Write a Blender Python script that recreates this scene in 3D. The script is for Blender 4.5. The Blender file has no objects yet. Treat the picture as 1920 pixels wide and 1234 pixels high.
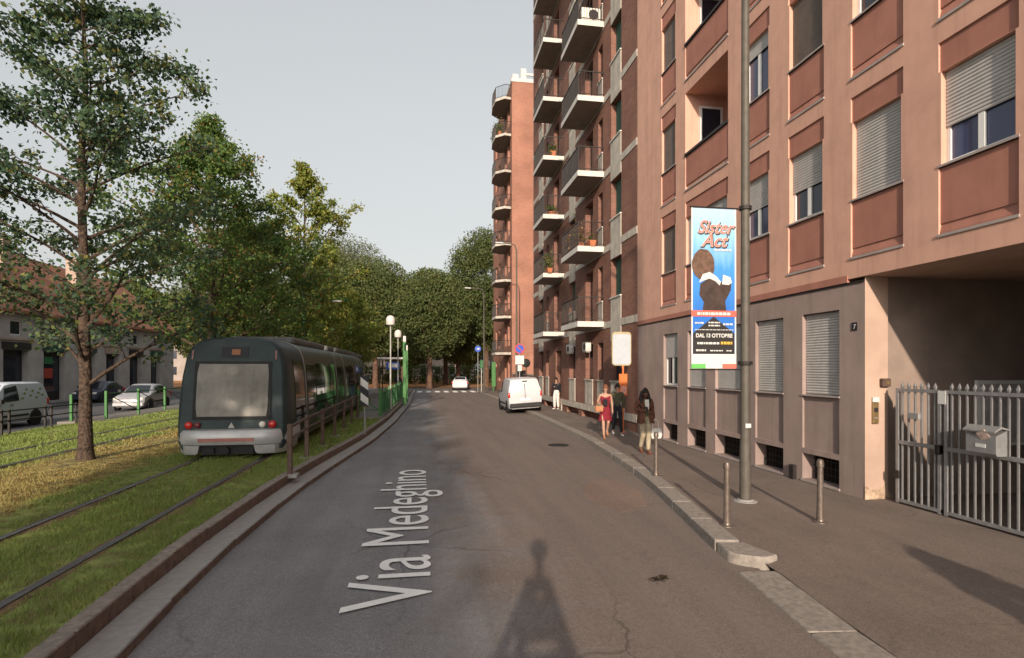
import bpy, math, random
import numpy as np
from mathutils import Vector, Matrix, Quaternion
R = math.radians
random.seed(7)
SC = bpy.context.scene
COL = SC.collection

# ------------------------------------------------------------------ camera
cam_d = bpy.data.cameras.new('camera')
cam_d.sensor_width = 36.0
cam_d.lens = 36.0 * 1060 / 1920
cam_d.shift_y = 75.0 / 1920
cam_d.clip_start = 0.05
cam_d.clip_end = 3000
cam = bpy.data.objects.new('camera', cam_d)
COL.objects.link(cam)
cam.location = (0, 0, 2.35)
cam.rotation_euler = (R(90), 0, R(-9.11))
SC.camera = cam

# ------------------------------------------------------------------ sky, sun, exposure
SUN_EL, SUN_AZ = 17.0, 11.7            # shadows run along +Y, a little to +X
w = bpy.data.worlds.new('World'); SC.world = w; w.use_nodes = True
nt = w.node_tree; nt.nodes.clear()
out = nt.nodes.new('ShaderNodeOutputWorld'); bg = nt.nodes.new('ShaderNodeBackground')
sky = nt.nodes.new('ShaderNodeTexSky'); sky.sky_type = 'NISHITA'; sky.sun_disc = False
sky.sun_elevation = R(SUN_EL); sky.sun_rotation = R(180 + SUN_AZ)
sky.air_density = 1.6; sky.dust_density = 4.0; sky.ozone_density = 1.0
hs = nt.nodes.new('ShaderNodeHueSaturation'); hs.inputs['Saturation'].default_value = 0.22
bg.inputs['Strength'].default_value = 0.15
hz = nt.nodes.new('ShaderNodeMix'); hz.data_type = 'RGBA'; hz.inputs[0].default_value = .62; hz.inputs[7].default_value = (1.98, 2.05, 2.11, 1)   # even haze over the whole sky
nt.links.new(sky.outputs[0], hs.inputs['Color']); nt.links.new(hs.outputs[0], hz.inputs[6]); nt.links.new(hz.outputs[2], bg.inputs[0]); nt.links.new(bg.outputs[0], out.inputs[0])
sd = bpy.data.lights.new('sun', 'SUN'); sd.energy = 3.2; sd.angle = R(0.8); sd.color = (1.0, 0.83, 0.67)
sun = bpy.data.objects.new('sun', sd); COL.objects.link(sun)
_d = Vector((math.sin(R(SUN_AZ)) * math.cos(R(SUN_EL)), math.cos(R(SUN_AZ)) * math.cos(R(SUN_EL)), -math.sin(R(SUN_EL))))
sun.rotation_euler = _d.to_track_quat('-Z', 'Y').to_euler()
sun.location = (-6, -30, 30)
SC.view_settings.view_transform = 'Standard'
SC.view_settings.look = 'None'
SC.view_settings.exposure = 0.82
SC.view_settings.gamma = 1.0
SC.view_settings.use_curve_mapping = False

# ------------------------------------------------------------------ materials
M = {}
def _n(nt, t, **kw):
    n = nt.nodes.new(t)
    for k, v in kw.items(): setattr(n, k, v)
    return n
def mat(name, col, rough=0.85, var=0.12, scale=3.0, bump=0.0, bscale=60.0, metal=0.0, spec=0.3, big=0.0, col2=None, rib=None, bdist=.01, streak=0.0):
    """Principled with two octaves of position noise on the colour and optional fine bump; rib=(axis, period) makes fine ribs."""
    m = bpy.data.materials.new(name); m.use_nodes = True; nt = m.node_tree
    b = nt.nodes['Principled BSDF']
    b.inputs['Roughness'].default_value = rough; b.inputs['Metallic'].default_value = metal
    b.inputs['Specular IOR Level'].default_value = spec
    c = list(col) + [1]
    if var <= 0 and not bump and not rib:
        b.inputs['Base Color'].default_value = c; M[name] = m; return m
    g = _n(nt, 'ShaderNodeNewGeometry')
    n1 = _n(nt, 'ShaderNodeTexNoise'); n1.inputs['Scale'].default_value = scale; n1.inputs['Detail'].default_value = 6; n1.inputs['Roughness'].default_value = .62
    nt.links.new(g.outputs['Position'], n1.inputs['Vector'])
    mix = _n(nt, 'ShaderNodeMix', data_type='RGBA')
    lo = [max(0, v * (1 - var * 1.6)) for v in col] if col2 is None else list(col2)
    hi = [min(1, v * (1 + var)) for v in col]
    mix.inputs[6].default_value = lo + [1]; mix.inputs[7].default_value = hi + [1]
    mr = _n(nt, 'ShaderNodeMapRange'); mr.inputs[1].default_value = .32; mr.inputs[2].default_value = .68
    nt.links.new(n1.outputs[0], mr.inputs[0]); nt.links.new(mr.outputs[0], mix.inputs[0])
    last = mix.outputs[2]
    if big:
        n2 = _n(nt, 'ShaderNodeTexNoise'); n2.inputs['Scale'].default_value = .35; n2.inputs['Detail'].default_value = 4
        nt.links.new(g.outputs['Position'], n2.inputs['Vector'])
        mr2 = _n(nt, 'ShaderNodeMapRange'); mr2.inputs[1].default_value = .3; mr2.inputs[2].default_value = .7
        mr2.inputs[3].default_value = 1 - big; mr2.inputs[4].default_value = 1 + big
        nt.links.new(n2.outputs[0], mr2.inputs[0])
        mu = _n(nt, 'ShaderNodeMix', data_type='RGBA', blend_type='MULTIPLY'); mu.inputs[0].default_value = 1
        nt.links.new(last, mu.inputs[6]); nt.links.new(mr2.outputs[0], mu.inputs[7]); last = mu.outputs[2]
    if streak:
        n4 = _n(nt, 'ShaderNodeTexNoise'); n4.inputs['Scale'].default_value = 3.2; n4.inputs['Detail'].default_value = 6; n4.inputs['Roughness'].default_value = .65
        mp = _n(nt, 'ShaderNodeMapping'); mp.inputs['Scale'].default_value = (1.6, 1.6, .10); nt.links.new(g.outputs['Position'], mp.inputs[0]); nt.links.new(mp.outputs[0], n4.inputs['Vector'])
        mr4 = _n(nt, 'ShaderNodeMapRange'); mr4.inputs[1].default_value = .5; mr4.inputs[2].default_value = .74; mr4.inputs[3].default_value = 1.0; mr4.inputs[4].default_value = 1 - streak; nt.links.new(n4.outputs[0], mr4.inputs[0])
        mu4 = _n(nt, 'ShaderNodeMix', data_type='RGBA', blend_type='MULTIPLY'); mu4.inputs[0].default_value = 1
        nt.links.new(last, mu4.inputs[6]); nt.links.new(mr4.outputs[0], mu4.inputs[7]); last = mu4.outputs[2]
    nt.links.new(last, b.inputs['Base Color'])
    if bump or rib:
        bp = _n(nt, 'ShaderNodeBump'); bp.inputs['Distance'].default_value = bdist; bp.inputs['Strength'].default_value = bump or .4
        if rib:
            sx = _n(nt, 'ShaderNodeSeparateXYZ'); nt.links.new(g.outputs['Position'], sx.inputs[0])
            mm = _n(nt, 'ShaderNodeMath', operation='MULTIPLY'); mm.inputs[1].default_value = 2 * math.pi / rib[1]
            nt.links.new(sx.outputs[rib[0]], mm.inputs[0])
            n3 = _n(nt, 'ShaderNodeMath', operation='SINE'); nt.links.new(mm.outputs[0], n3.inputs[0]); src = n3.outputs[0]
        else:
            n3 = _n(nt, 'ShaderNodeTexNoise'); n3.inputs['Scale'].default_value = bscale; n3.inputs['Detail'].default_value = 4
            nt.links.new(g.outputs['Position'], n3.inputs['Vector']); src = n3.outputs[0]
        nt.links.new(src, bp.inputs['Height']); nt.links.new(bp.outputs[0], b.inputs['Normal'])
    M[name] = m; return m
def brick_mat(name, c1, c2, mortar, axis):
    m = bpy.data.materials.new(name); m.use_nodes = True; nt = m.node_tree; b = nt.nodes['Principled BSDF']
    b.inputs['Roughness'].default_value = .9; b.inputs['Specular IOR Level'].default_value = .2
    g = _n(nt, 'ShaderNodeNewGeometry'); s = _n(nt, 'ShaderNodeSeparateXYZ'); cb = _n(nt, 'ShaderNodeCombineXYZ')
    nt.links.new(g.outputs['Position'], s.inputs[0])
    ad = _n(nt, 'ShaderNodeMath', operation='ADD'); nt.links.new(s.outputs[0], ad.inputs[0]); nt.links.new(s.outputs[1], ad.inputs[1])
    nt.links.new(ad.outputs[0], cb.inputs[0]); nt.links.new(s.outputs[2], cb.inputs[1])
    br = _n(nt, 'ShaderNodeTexBrick'); br.inputs['Scale'].default_value = 1
    br.inputs['Brick Width'].default_value = .26; br.inputs['Row Height'].default_value = .072; br.inputs['Mortar Size'].default_value = .008
    br.inputs['Color1'].default_value = (*c1, 1); br.inputs['Color2'].default_value = (*c2, 1); br.inputs['Mortar'].default_value = (*mortar, 1)
    br.inputs['Bias'].default_value = 0
    nt.links.new(cb.outputs[0], br.inputs['Vector'])
    n = _n(nt, 'ShaderNodeTexNoise'); n.inputs['Scale'].default_value = .6; n.inputs['Detail'].default_value = 7
    nt.links.new(g.outputs['Position'], n.inputs['Vector'])
    mr = _n(nt, 'ShaderNodeMapRange'); mr.inputs[1].default_value = .3; mr.inputs[2].default_value = .7; mr.inputs[3].default_value = .8; mr.inputs[4].default_value = 1.15
    nt.links.new(n.outputs[0], mr.inputs[0])
    mu = _n(nt, 'ShaderNodeMix', data_type='RGBA', blend_type='MULTIPLY'); mu.inputs[0].default_value = 1
    nt.links.new(br.outputs[0], mu.inputs[6]); nt.links.new(mr.outputs[0], mu.inputs[7]); nt.links.new(mu.outputs[2], b.inputs['Base Color'])
    bp = _n(nt, 'ShaderNodeBump'); bp.inputs['Strength'].default_value = .3; bp.inputs['Distance'].default_value = .01; bp.invert = True
    nt.links.new(br.outputs['Fac'], bp.inputs['Height']); nt.links.new(bp.outputs[0], b.inputs['Normal'])
    M[name] = m; return m
def leaf_mat(name, cols, trans=.35, rough=.55):
    """cols: list of (pos, rgb) over the per-leaf random value."""
    m = bpy.data.materials.new(name); m.use_nodes = True; nt = m.node_tree; nt.nodes.clear()
    o = _n(nt, 'ShaderNodeOutputMaterial'); g = _n(nt, 'ShaderNodeNewGeometry')
    r = _n(nt, 'ShaderNodeValToRGB'); el = r.color_ramp.elements
    el[0].position = cols[0][0]; el[0].color = (*cols[0][1], 1); el[1].position = cols[-1][0]; el[1].color = (*cols[-1][1], 1)
    for p, c in cols[1:-1]:
        e = el.new(p); e.color = (*c, 1)
    n = _n(nt, 'ShaderNodeTexNoise'); n.inputs['Scale'].default_value = .5; n.inputs['Detail'].default_value = 2
    nt.links.new(g.outputs['Position'], n.inputs['Vector'])
    ma = _n(nt, 'ShaderNodeMath', operation='MULTIPLY_ADD'); ma.inputs[1].default_value = .9; ma.inputs[2].default_value = -.45
    nt.links.new(n.outputs[0], ma.inputs[0])
    ad = _n(nt, 'ShaderNodeMath', operation='ADD'); ad.use_clamp = True
    nt.links.new(g.outputs['Random Per Island'], ad.inputs[0]); nt.links.new(ma.outputs[0], ad.inputs[1]); nt.links.new(ad.outputs[0], r.inputs[0])
    p = _n(nt, 'ShaderNodeBsdfPrincipled'); p.inputs['Roughness'].default_value = rough; p.inputs['Specular IOR Level'].default_value = .25
    t = _n(nt, 'ShaderNodeBsdfTranslucent'); mx = _n(nt, 'ShaderNodeMixShader'); mx.inputs[0].default_value = trans
    nt.links.new(r.outputs[0], p.inputs['Base Color']); nt.links.new(r.outputs[0], t.inputs[0])
    nt.links.new(p.outputs[0], mx.inputs[1]); nt.links.new(t.outputs[0], mx.inputs[2]); nt.links.new(mx.outputs[0], o.inputs[0])
    M[name] = m; return m

# ------------------------------------------------------------------ mesh helpers
class MB:
    def __init__(s): s.v = []; s.f = []; s.mi = []; s.cur = 0
    def add(s, vs, fs):
        o = len(s.v); s.v += [tuple(p) for p in vs]
        for f in fs: s.f.append(tuple(i + o for i in f)); s.mi.append(s.cur)
        return s
    def box(s, x0, x1, y0, y1, z0, z1):
        return s.add([(x0, y0, z0), (x1, y0, z0), (x1, y1, z0), (x0, y1, z0), (x0, y0, z1), (x1, y0, z1), (x1, y1, z1), (x0, y1, z1)],
                     [(0, 3, 2, 1), (4, 5, 6, 7), (0, 1, 5, 4), (1, 2, 6, 5), (2, 3, 7, 6), (3, 0, 4, 7)])
    def cbox(s, x0, x1, y0, y1, z0, z1, c):
        """box with chamfered vertical and top edges"""
        c = min(c, (x1 - x0) * .45, (y1 - y0) * .45, (z1 - z0) * .45)
        def ring(i, z): return [(x0 + i + c, y0 + i, z), (x1 - i - c, y0 + i, z), (x1 - i, y0 + i + c, z), (x1 - i, y1 - i - c, z), (x1 - i - c, y1 - i, z), (x0 + i + c, y1 - i, z), (x0 + i, y1 - i - c, z), (x0 + i, y0 + i + c, z)]
        return s.loft([ring(c * .6, z0), ring(0, z0 + c), ring(0, z1 - c), ring(c * .6, z1)], True, True)
    def quad(s, a, b, c, d): return s.add([a, b, c, d], [(0, 1, 2, 3)])
    def loft(s, secs, cap0=True, cap1=True, closed=True):
        n = len(secs[0]); vs = [p for q in secs for p in q]; fs = []
        for i in range(len(secs) - 1):
            for j in range(n if closed else n - 1):
                k = (j + 1) % n
                fs.append((i * n + j, i * n + k, (i + 1) * n + k, (i + 1) * n + j))
        if cap0: fs.append(tuple(range(n - 1, -1, -1)))
        if cap1: fs.append(tuple((len(secs) - 1) * n + j for j in range(n)))
        return s.add(vs, fs)
    def tube(s, pts, rad, n=8, cap=True):
        pts = [Vector(p) for p in pts]
        if not hasattr(rad, '__len__'): rad = [rad] * len(pts)
        secs = []; up = None
        for i, p in enumerate(pts):
            t = (pts[min(i + 1, len(pts) - 1)] - pts[max(i - 1, 0)]).normalized()
            if up is None: up = Vector((1, 0, 0)) if abs(t.x) < .9 else Vector((0, 1, 0))
            a = (up - t * up.dot(t)).normalized(); up = a; b = t.cross(a)
            secs.append([p + (a * math.cos(2 * math.pi * k / n) + b * math.sin(2 * math.pi * k / n)) * rad[i] for k in range(n)])
        return s.loft(secs, cap, cap)
    def lathe(s, prof, n=16, c=(0, 0, 0), axis='z'):
        secs = []
        for r, z in prof:
            ring = []
            for k in range(n):
                a = 2 * math.pi * k / n; u, v = r * math.cos(a), r * math.sin(a)
                ring.append({'z': (c[0] + u, c[1] + v, c[2] + z), 'x': (c[0] + z, c[1] + u, c[2] + v), 'y': (c[0] + v, c[1] + z, c[2] + u)}[axis])
            secs.append(ring)
        return s.loft(secs, True, True)
    def ell(s, c, r, n=12, m=8):
        prof = []
        secs = []
        for i in range(1, m):
            th = math.pi * i / m
            secs.append([(c[0] + r[0] * math.sin(th) * math.cos(2 * math.pi * k / n), c[1] + r[1] * math.sin(th) * math.sin(2 * math.pi * k / n), c[2] - r[2] * math.cos(th)) for k in range(n)])
        return s.loft(secs, True, True)
    def prism(s, poly, a, b, plane='xz'):
        """extrude a 2D polygon between a and b along the remaining axis"""
        f = {'xz': lambda p, t: (p[0], t, p[1]), 'yz': lambda p, t: (t, p[0], p[1]), 'xy': lambda p, t: (p[0], p[1], t)}[plane]
        return s.loft([[f(p, a) for p in poly], [f(p, b) for p in poly]], True, True)
    def xform(s, m, start=0):
        for i in range(start, len(s.v)): s.v[i] = tuple(m @ Vector(s.v[i]))
        return s
    def mesh(s, name, mats, smooth=False):
        me = bpy.data.meshes.new(name); me.from_pydata(s.v, [], s.f)
        mats = mats if isinstance(mats, (list, tuple)) else [mats]
        for m in mats: me.materials.append(M[m] if isinstance(m, str) else m)
        if len(mats) > 1: me.polygons.foreach_set('material_index', s.mi)
        me.update()
        import bmesh
        bm = bmesh.new(); bm.from_mesh(me); bmesh.ops.recalc_face_normals(bm, faces=bm.faces); bm.to_mesh(me); bm.free()
        if smooth:
            me.polygons.foreach_set('use_smooth', [True] * len(me.polygons))
            try: me.set_sharp_from_angle(angle=R(38))
            except Exception: pass
        return me
    def build(s, name, mats, parent=None, smooth=False):
        return link(name, s.mesh(name, mats, smooth), parent)
def link(name, data, parent=None, loc=None, rot=None):
    o = bpy.data.objects.new(name, data); COL.objects.link(o)
    if parent: o.parent = parent
    if loc is not None: o.location = loc
    if rot is not None: o.rotation_euler = rot
    return o
def thing(name, label, cat, loc=(0, 0, 0), rz=0.0, group=None, data=None):
    o = link(name, data, None, loc, (0, 0, rz))
    return tag(o, label, cat, group)
def tag(o, label, cat=None, group=None, kind=None):
    o['label'] = label
    if cat: o['category'] = cat
    if group: o['group'] = group
    if kind: o['kind'] = kind
    return o
def struct(o, kind='structure', label=None):
    o['kind'] = kind
    if label: o['label'] = label
    return o
def npmesh(name, verts, faces, mats):
    """verts (n,3) float array, faces (m,k) int array with constant k"""
    me = bpy.data.meshes.new(name); k = faces.shape[1]
    me.vertices.add(len(verts)); me.vertices.foreach_set('co', verts.astype(np.float32).ravel())
    me.loops.add(faces.size); me.loops.foreach_set('vertex_index', faces.astype(np.int32).ravel())
    me.polygons.add(len(faces)); me.polygons.foreach_set('loop_start', np.arange(0, faces.size, k, dtype=np.int32))
    try: me.polygons.foreach_set('loop_total', np.full(len(faces), k, dtype=np.int32))
    except Exception: pass
    me.update(calc_edges=True); me.validate()
    for m in mats: me.materials.append(M[m])
    return me
def interp(tab, y):
    if y <= tab[0][0]: return tab[0][1]
    for (a, p), (b, q) in zip(tab, tab[1:]):
        if y <= b:
            t = (y - a) / (b - a); return p + (q - p) * t
    return tab[-1][1]
def sstep(a, b, x):
    t = min(1, max(0, (x - a) / (b - a))); return t * t * (3 - 2 * t)
def text(name, body, size, matn, parent, mw, shear=0.0, align='LEFT', extrude=0.0015, sx=1.0, bold=0.0):
    c = bpy.data.curves.new(name, 'FONT'); c.body = body; c.size = size; c.shear = shear; c.align_x = align; c.extrude = extrude; c.offset = bold
    c.materials.append(M[matn])
    tmp = bpy.data.objects.new(name, c); COL.objects.link(tmp)
    me = bpy.data.meshes.new_from_object(tmp.evaluated_get(bpy.context.evaluated_depsgraph_get())); bpy.data.objects.remove(tmp)
    o = link(name, me, parent); o.matrix_basis = mw @ Matrix.Diagonal((sx, 1, 1, 1)); return o

# ------------------------------------------------------------------ palette
mat('pink_render', (.62, .36, .27), .9, .06, 2.0, bump=.15, bscale=120, big=.04, streak=.16)
mat('terracotta_render', (.39, .175, .13), .9, .07, 2.5, bump=.15, bscale=120, big=.06, streak=.14)
mat('mauve_render', (.30, .228, .205), .9, .08, 1.6, rib=(1, .022), big=.08, streak=.2)
mat('passage_render', (.45, .32, .25), .9, .08, 1.4, bump=.2, bscale=90, big=.1)
mat('inner_shade', (.26, .20, .165), .9, .12, 1.4, big=.1)  # shade of the passage behind the gate, put into the wall colour
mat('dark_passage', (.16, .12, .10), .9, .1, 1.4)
mat('worn_render', (.42, .31, .22), .95, .3, 9, bump=.6, bscale=30)
mat('grey_ledge', (.36, .31, .29), .8, .1, 4)
mat('white_frame', (.72, .72, .70), .45, .04, 4)
mat('window_glass', (.018, .022, .035), .06, 0, spec=.6)
mat('blue_glass', (.055, .065, .13), .06, 0, spec=.6)
mat('curtain', (.45, .42, .40), .9, .15, 7)
mat('shutter_slat', (.46, .44, .42), .6, .08, 5, spec=.3)
mat('brown_shutter', (.17, .135, .115), .6, .1, 5)
mat('green_shutter', (.045, .115, .085), .6, .12, 5)
mat('dark_iron', (.035, .03, .028), .5, .2, 12, metal=.3)
mat('dark_void', (.015, .013, .012), .95, .2, 4)
brick_mat('brick', (.255, .115, .080), (.185, .085, .062), (.20, .145, .12), 1)
brick_mat('orange_brick', (.36, .165, .11), (.30, .13, .09), (.31, .20, .155), 1)
mat('concrete_panel', (.48, .44, .38), .9, .14, 3, bump=.2, big=.06, streak=.35)
mat('slab_white', (.56, .54, .50), .85, .08, 3)
mat('slab_shade', (.26, .215, .185), .9, .1, 3)  # shade under the balconies, put into the colour of the slab undersides
mat('balcony_screen', (.055, .045, .04), .7, .1, 5)
mat('gate_metal', (.33, .33, .335), .45, .1, 9, metal=.5)
mat('pole_paint', (.10, .09, .075), .6, .12, 7, metal=.2)
mat('bollard_metal', (.16, .13, .11), .42, .18, 14, metal=.45)
mat('kerb_granite', (.265, .235, .205), .9, .2, 14, bump=.4, bscale=140, big=.08)
mat('kerb_grey', (.30, .29, .275), .9, .1, 10, bump=.3, bscale=140, big=.08)
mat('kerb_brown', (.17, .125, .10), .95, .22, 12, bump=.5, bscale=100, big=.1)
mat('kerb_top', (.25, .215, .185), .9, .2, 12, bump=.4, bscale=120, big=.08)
mat('rail_steel', (.15, .145, .15), .35, .2, 9, metal=.75)
mat('brown_post', (.105, .065, .05), .6, .2, 9)
mat('green_paint', (.03, .13, .045), .5, .12, 9)
mat('bright_green', (.055, .175, .05), .5, .1, 9)
mat('lamp_white', (.58, .55, .52), .4, .03, 4)
mat('galvanised', (.36, .36, .35), .45, .12, 9, metal=.5)
mat('road_paint', (.80, .80, .78), .8, .05, 12)
mat('old_paint', (.48, .46, .42), .9, .25, 3)
mat('white_print', (.56, .56, .54), .6, 0)
mat('black_print', (.02, .02, .025), .6, 0)
mat('soil', (.19, .125, .075), .95, .25, 6, bump=.5, bscale=40)

def asphalt_mat(name, c_lo, c_hi, crack=0.0, tint=(1, 1, 1)):
    m = bpy.data.materials.new(name); m.use_nodes = True; nt = m.node_tree; b = nt.nodes['Principled BSDF']
    b.inputs['Roughness'].default_value = .88; b.inputs['Specular IOR Level'].default_value = .3
    g = _n(nt, 'ShaderNodeNewGeometry')
    def noise(sc, det=5, rgh=.6, stretch=None):
        n = _n(nt, 'ShaderNodeTexNoise'); n.inputs['Scale'].default_value = sc; n.inputs['Detail'].default_value = det; n.inputs['Roughness'].default_value = rgh
        if stretch:
            mp = _n(nt, 'ShaderNodeMapping'); mp.inputs['Scale'].default_value = stretch
            nt.links.new(g.outputs['Position'], mp.inputs[0]); nt.links.new(mp.outputs[0], n.inputs['Vector'])
        else: nt.links.new(g.outputs['Position'], n.inputs['Vector'])
        return n.outputs[0]
    def rng(src, a, b_, c, d):
        r = _n(nt, 'ShaderNodeMapRange'); r.inputs[1].default_value = a; r.inputs[2].default_value = b_; r.inputs[3].default_value = c; r.inputs[4].default_value = d
        nt.links.new(src, r.inputs[0]); return r.outputs[0]
    def mul(a, b_):
        x = _n(nt, 'ShaderNodeMix', data_type='RGBA', blend_type='MULTIPLY'); x.inputs[0].default_value = 1
        nt.links.new(a, x.inputs[6]); nt.links.new(b_, x.inputs[7]); return x.outputs[2]
    mx = _n(nt, 'ShaderNodeMix', data_type='RGBA'); mx.inputs[6].default_value = (*c_lo, 1); mx.inputs[7].default_value = (*c_hi, 1)
    nt.links.new(rng(noise(.55, 7, .65), .35, .65, 0, 1), mx.inputs[0])
    c = mx.outputs[2]
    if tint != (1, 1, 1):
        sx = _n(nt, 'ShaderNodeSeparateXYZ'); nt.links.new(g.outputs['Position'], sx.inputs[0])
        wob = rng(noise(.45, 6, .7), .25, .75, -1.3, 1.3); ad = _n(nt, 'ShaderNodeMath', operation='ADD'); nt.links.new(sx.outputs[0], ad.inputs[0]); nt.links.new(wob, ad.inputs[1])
        m2 = _n(nt, 'ShaderNodeMix', data_type='RGBA'); m2.inputs[7].default_value = (*tint, 1); nt.links.new(rng(ad.outputs[0], .0, 1.3, 0, 1), m2.inputs[0]); nt.links.new(c, m2.inputs[6]); c = m2.outputs[2]  # grey shaded left and warm sunlit right, mixed into the asphalt colour
    c = mul(c, rng(noise(95, 3, .75), .3, .7, .52, 1.5))          # aggregate
    c = mul(c, rng(noise(22, 4, .7), .3, .72, .85, 1.12))
    c = mul(c, rng(noise(1.0, 5, .6, (2.2, .16, 1)), .35, .7, .9, 1.1))   # wheel wear running along the street
    c = mul(c, rng(noise(3.1, 6, .75), .60, .72, 1, .78))          # stains
    if crack:
        v = _n(nt, 'ShaderNodeTexVoronoi', feature='DISTANCE_TO_EDGE'); v.inputs['Scale'].default_value = .55
        wv = _n(nt, 'ShaderNodeMix', data_type='VECTOR'); wv.inputs[0].default_value = .3
        nn = _n(nt, 'ShaderNodeTexNoise'); nn.inputs['Scale'].default_value = 1.8; nn.inputs['Detail'].default_value = 6
        nt.links.new(g.outputs['Position'], nn.inputs['Vector']); nt.links.new(g.outputs['Position'], wv.inputs[4]); nt.links.new(nn.outputs[1], wv.inputs[5])
        nt.links.new(wv.outputs[1], v.inputs['Vector'])
        thin = rng(v.outputs[0], .0, .010, 1 - crack, 1)
        msk = rng(noise(.23, 2), .47, .56, 0, 1)
        mm = _n(nt, 'ShaderNodeMix', data_type='FLOAT'); mm.inputs[2].default_value = 1.0
        nt.links.new(msk, mm.inputs[0]); nt.links.new(thin, mm.inputs[3])
        c = mul(c, mm.outputs[0])
    nt.links.new(c, b.inputs['Base Color'])
    bp = _n(nt, 'ShaderNodeBump'); bp.inputs['Strength'].default_value = .35; bp.inputs['Distance'].default_value = .006
    nt.links.new(noise(110, 3, .7), bp.inputs['Height']); nt.links.new(bp.outputs[0], b.inputs['Normal'])
    M[name] = m
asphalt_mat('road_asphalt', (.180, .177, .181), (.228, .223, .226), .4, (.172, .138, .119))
asphalt_mat('walk_asphalt', (.15, .118, .10), (.19, .15, .126), .3)
asphalt_mat('platform_paving', (.17, .155, .14), (.21, .19, .17), 0)
asphalt_mat('side_road_asphalt', (.085, .085, .09), (.115, .112, .115), 0)
mat('earth', (.16, .13, .085), .95, .25, .5)

def lawn_mat(name, blades):
    """grass colours by place: green in the tracks, dry and yellow along the tree row, worn strips by the rails"""
    m = bpy.data.materials.new(name); m.use_nodes = True; nt = m.node_tree; nt.nodes.clear()
    o = _n(nt, 'ShaderNodeOutputMaterial'); g = _n(nt, 'ShaderNodeNewGeometry')
    s = _n(nt, 'ShaderNodeSeparateXYZ'); nt.links.new(g.outputs['Position'], s.inputs[0])
    n = _n(nt, 'ShaderNodeTexNoise'); n.inputs['Scale'].default_value = .9; n.inputs['Detail'].default_value = 6; nt.links.new(g.outputs['Position'], n.inputs['Vector'])
    n2 = _n(nt, 'ShaderNodeTexNoise'); n2.inputs['Scale'].default_value = 3.5; n2.inputs['Detail'].default_value = 5; nt.links.new(g.outputs['Position'], n2.inputs['Vector'])
    def rng(src, a, b_, c=0., d=1.):
        r = _n(nt, 'ShaderNodeMapRange'); r.inputs[1].default_value = a; r.inputs[2].default_value = b_; r.inputs[3].default_value = c; r.inputs[4].default_value = d
        r.interpolation_type = 'SMOOTHSTEP'; nt.links.new(src, r.inputs[0]); return r.outputs[0]
    def mth(op, a, b_):
        q = _n(nt, 'ShaderNodeMath', operation=op)
        for i, v in enumerate((a, b_)):
            if isinstance(v, (int, float)): q.inputs[i].default_value = v
            else: nt.links.new(v, q.inputs[i])
        return q.outputs[0]
    wob = mth('MULTIPLY_ADD', n.outputs[0], 2.2); wob.node.inputs[2].default_value = -1.1
    xx = mth('ADD', s.outputs[0], wob)
    dry = mth('MULTIPLY', rng(xx, -8.9, -8.2), rng(xx, -5.7, -6.3))        # along the trees
    patch = rng(n2.outputs[0], .52, .7)
    dryf = mth('MAXIMUM', mth('MULTIPLY', dry, .9), mth('MULTIPLY', patch, .45))
    def mixc(f, a, b_):
        x = _n(nt, 'ShaderNodeMix', data_type='RGBA')
        nt.links.new(f, x.inputs[0])
        for i, v in ((6, a), (7, b_)):
            if isinstance(v, tuple): x.inputs[i].default_value = (*v, 1)
            else: nt.links.new(v, x.inputs[i])
        return x.outputs[2]
    rnd = g.outputs['Random Per Island'] if blades else n2.outputs[0]
    green = mixc(rnd, (.145, .20, .050), (.28, .35, .10))
    yell = mixc(rnd, (.26, .205, .075), (.45, .36, .15))
    c = mixc(dryf, green, yell)
    if not blades:
        c = mixc(rng(n2.outputs[0], .36, .6), (.17, .14, .06), c)
    p = _n(nt, 'ShaderNodeBsdfPrincipled'); p.inputs['Roughness'].default_value = .8; p.inputs['Specular IOR Level'].default_value = .2
    nt.links.new(c, p.inputs['Base Color'])
    if blades:
        t = _n(nt, 'ShaderNodeBsdfTranslucent'); mx = _n(nt, 'ShaderNodeMixShader'); mx.inputs[0].default_value = .3
        nt.links.new(c, t.inputs[0]); nt.links.new(p.outputs[0], mx.inputs[1]); nt.links.new(t.outputs[0], mx.inputs[2]); nt.links.new(mx.outputs[0], o.inputs[0])
    else: nt.links.new(p.outputs[0], o.inputs[0])
    M[name] = m
lawn_mat('lawn_ground', False); lawn_mat('grass_blades', True)

# ================================================================== THE SETTING
# left kerb line (road edge) and right kerb line, x by y
LK = [(-30, -2.0), (3, -2.28), (7.25, -2.46), (11.2, -2.30), (14.5, -1.97), (18.5, -1.52), (25.2, -1.10), (37.2, -.75), (58.8, -.62), (64, -.6)]
RK = [(-30, 2.4), (4.0, 3.30), (6.2, 3.62), (7.84, 3.95), (11.4, 4.62), (17.4, 5.22), (26.2, 5.48), (41, 5.60), (53, 5.62), (57, 5.7)]
def smooth_tab(tab):
    ys = [t[0] for t in tab]; xs = [t[1] for t in tab]
    def f(y):
        s = w = 0
        for k in range(-4, 5):
            wt = math.exp(-(k / 2.2) ** 2); s += wt * interp(tab, y + k * .55); w += wt
        return s / w
    return f
lk, rk = smooth_tab(LK), smooth_tab(RK)

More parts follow.
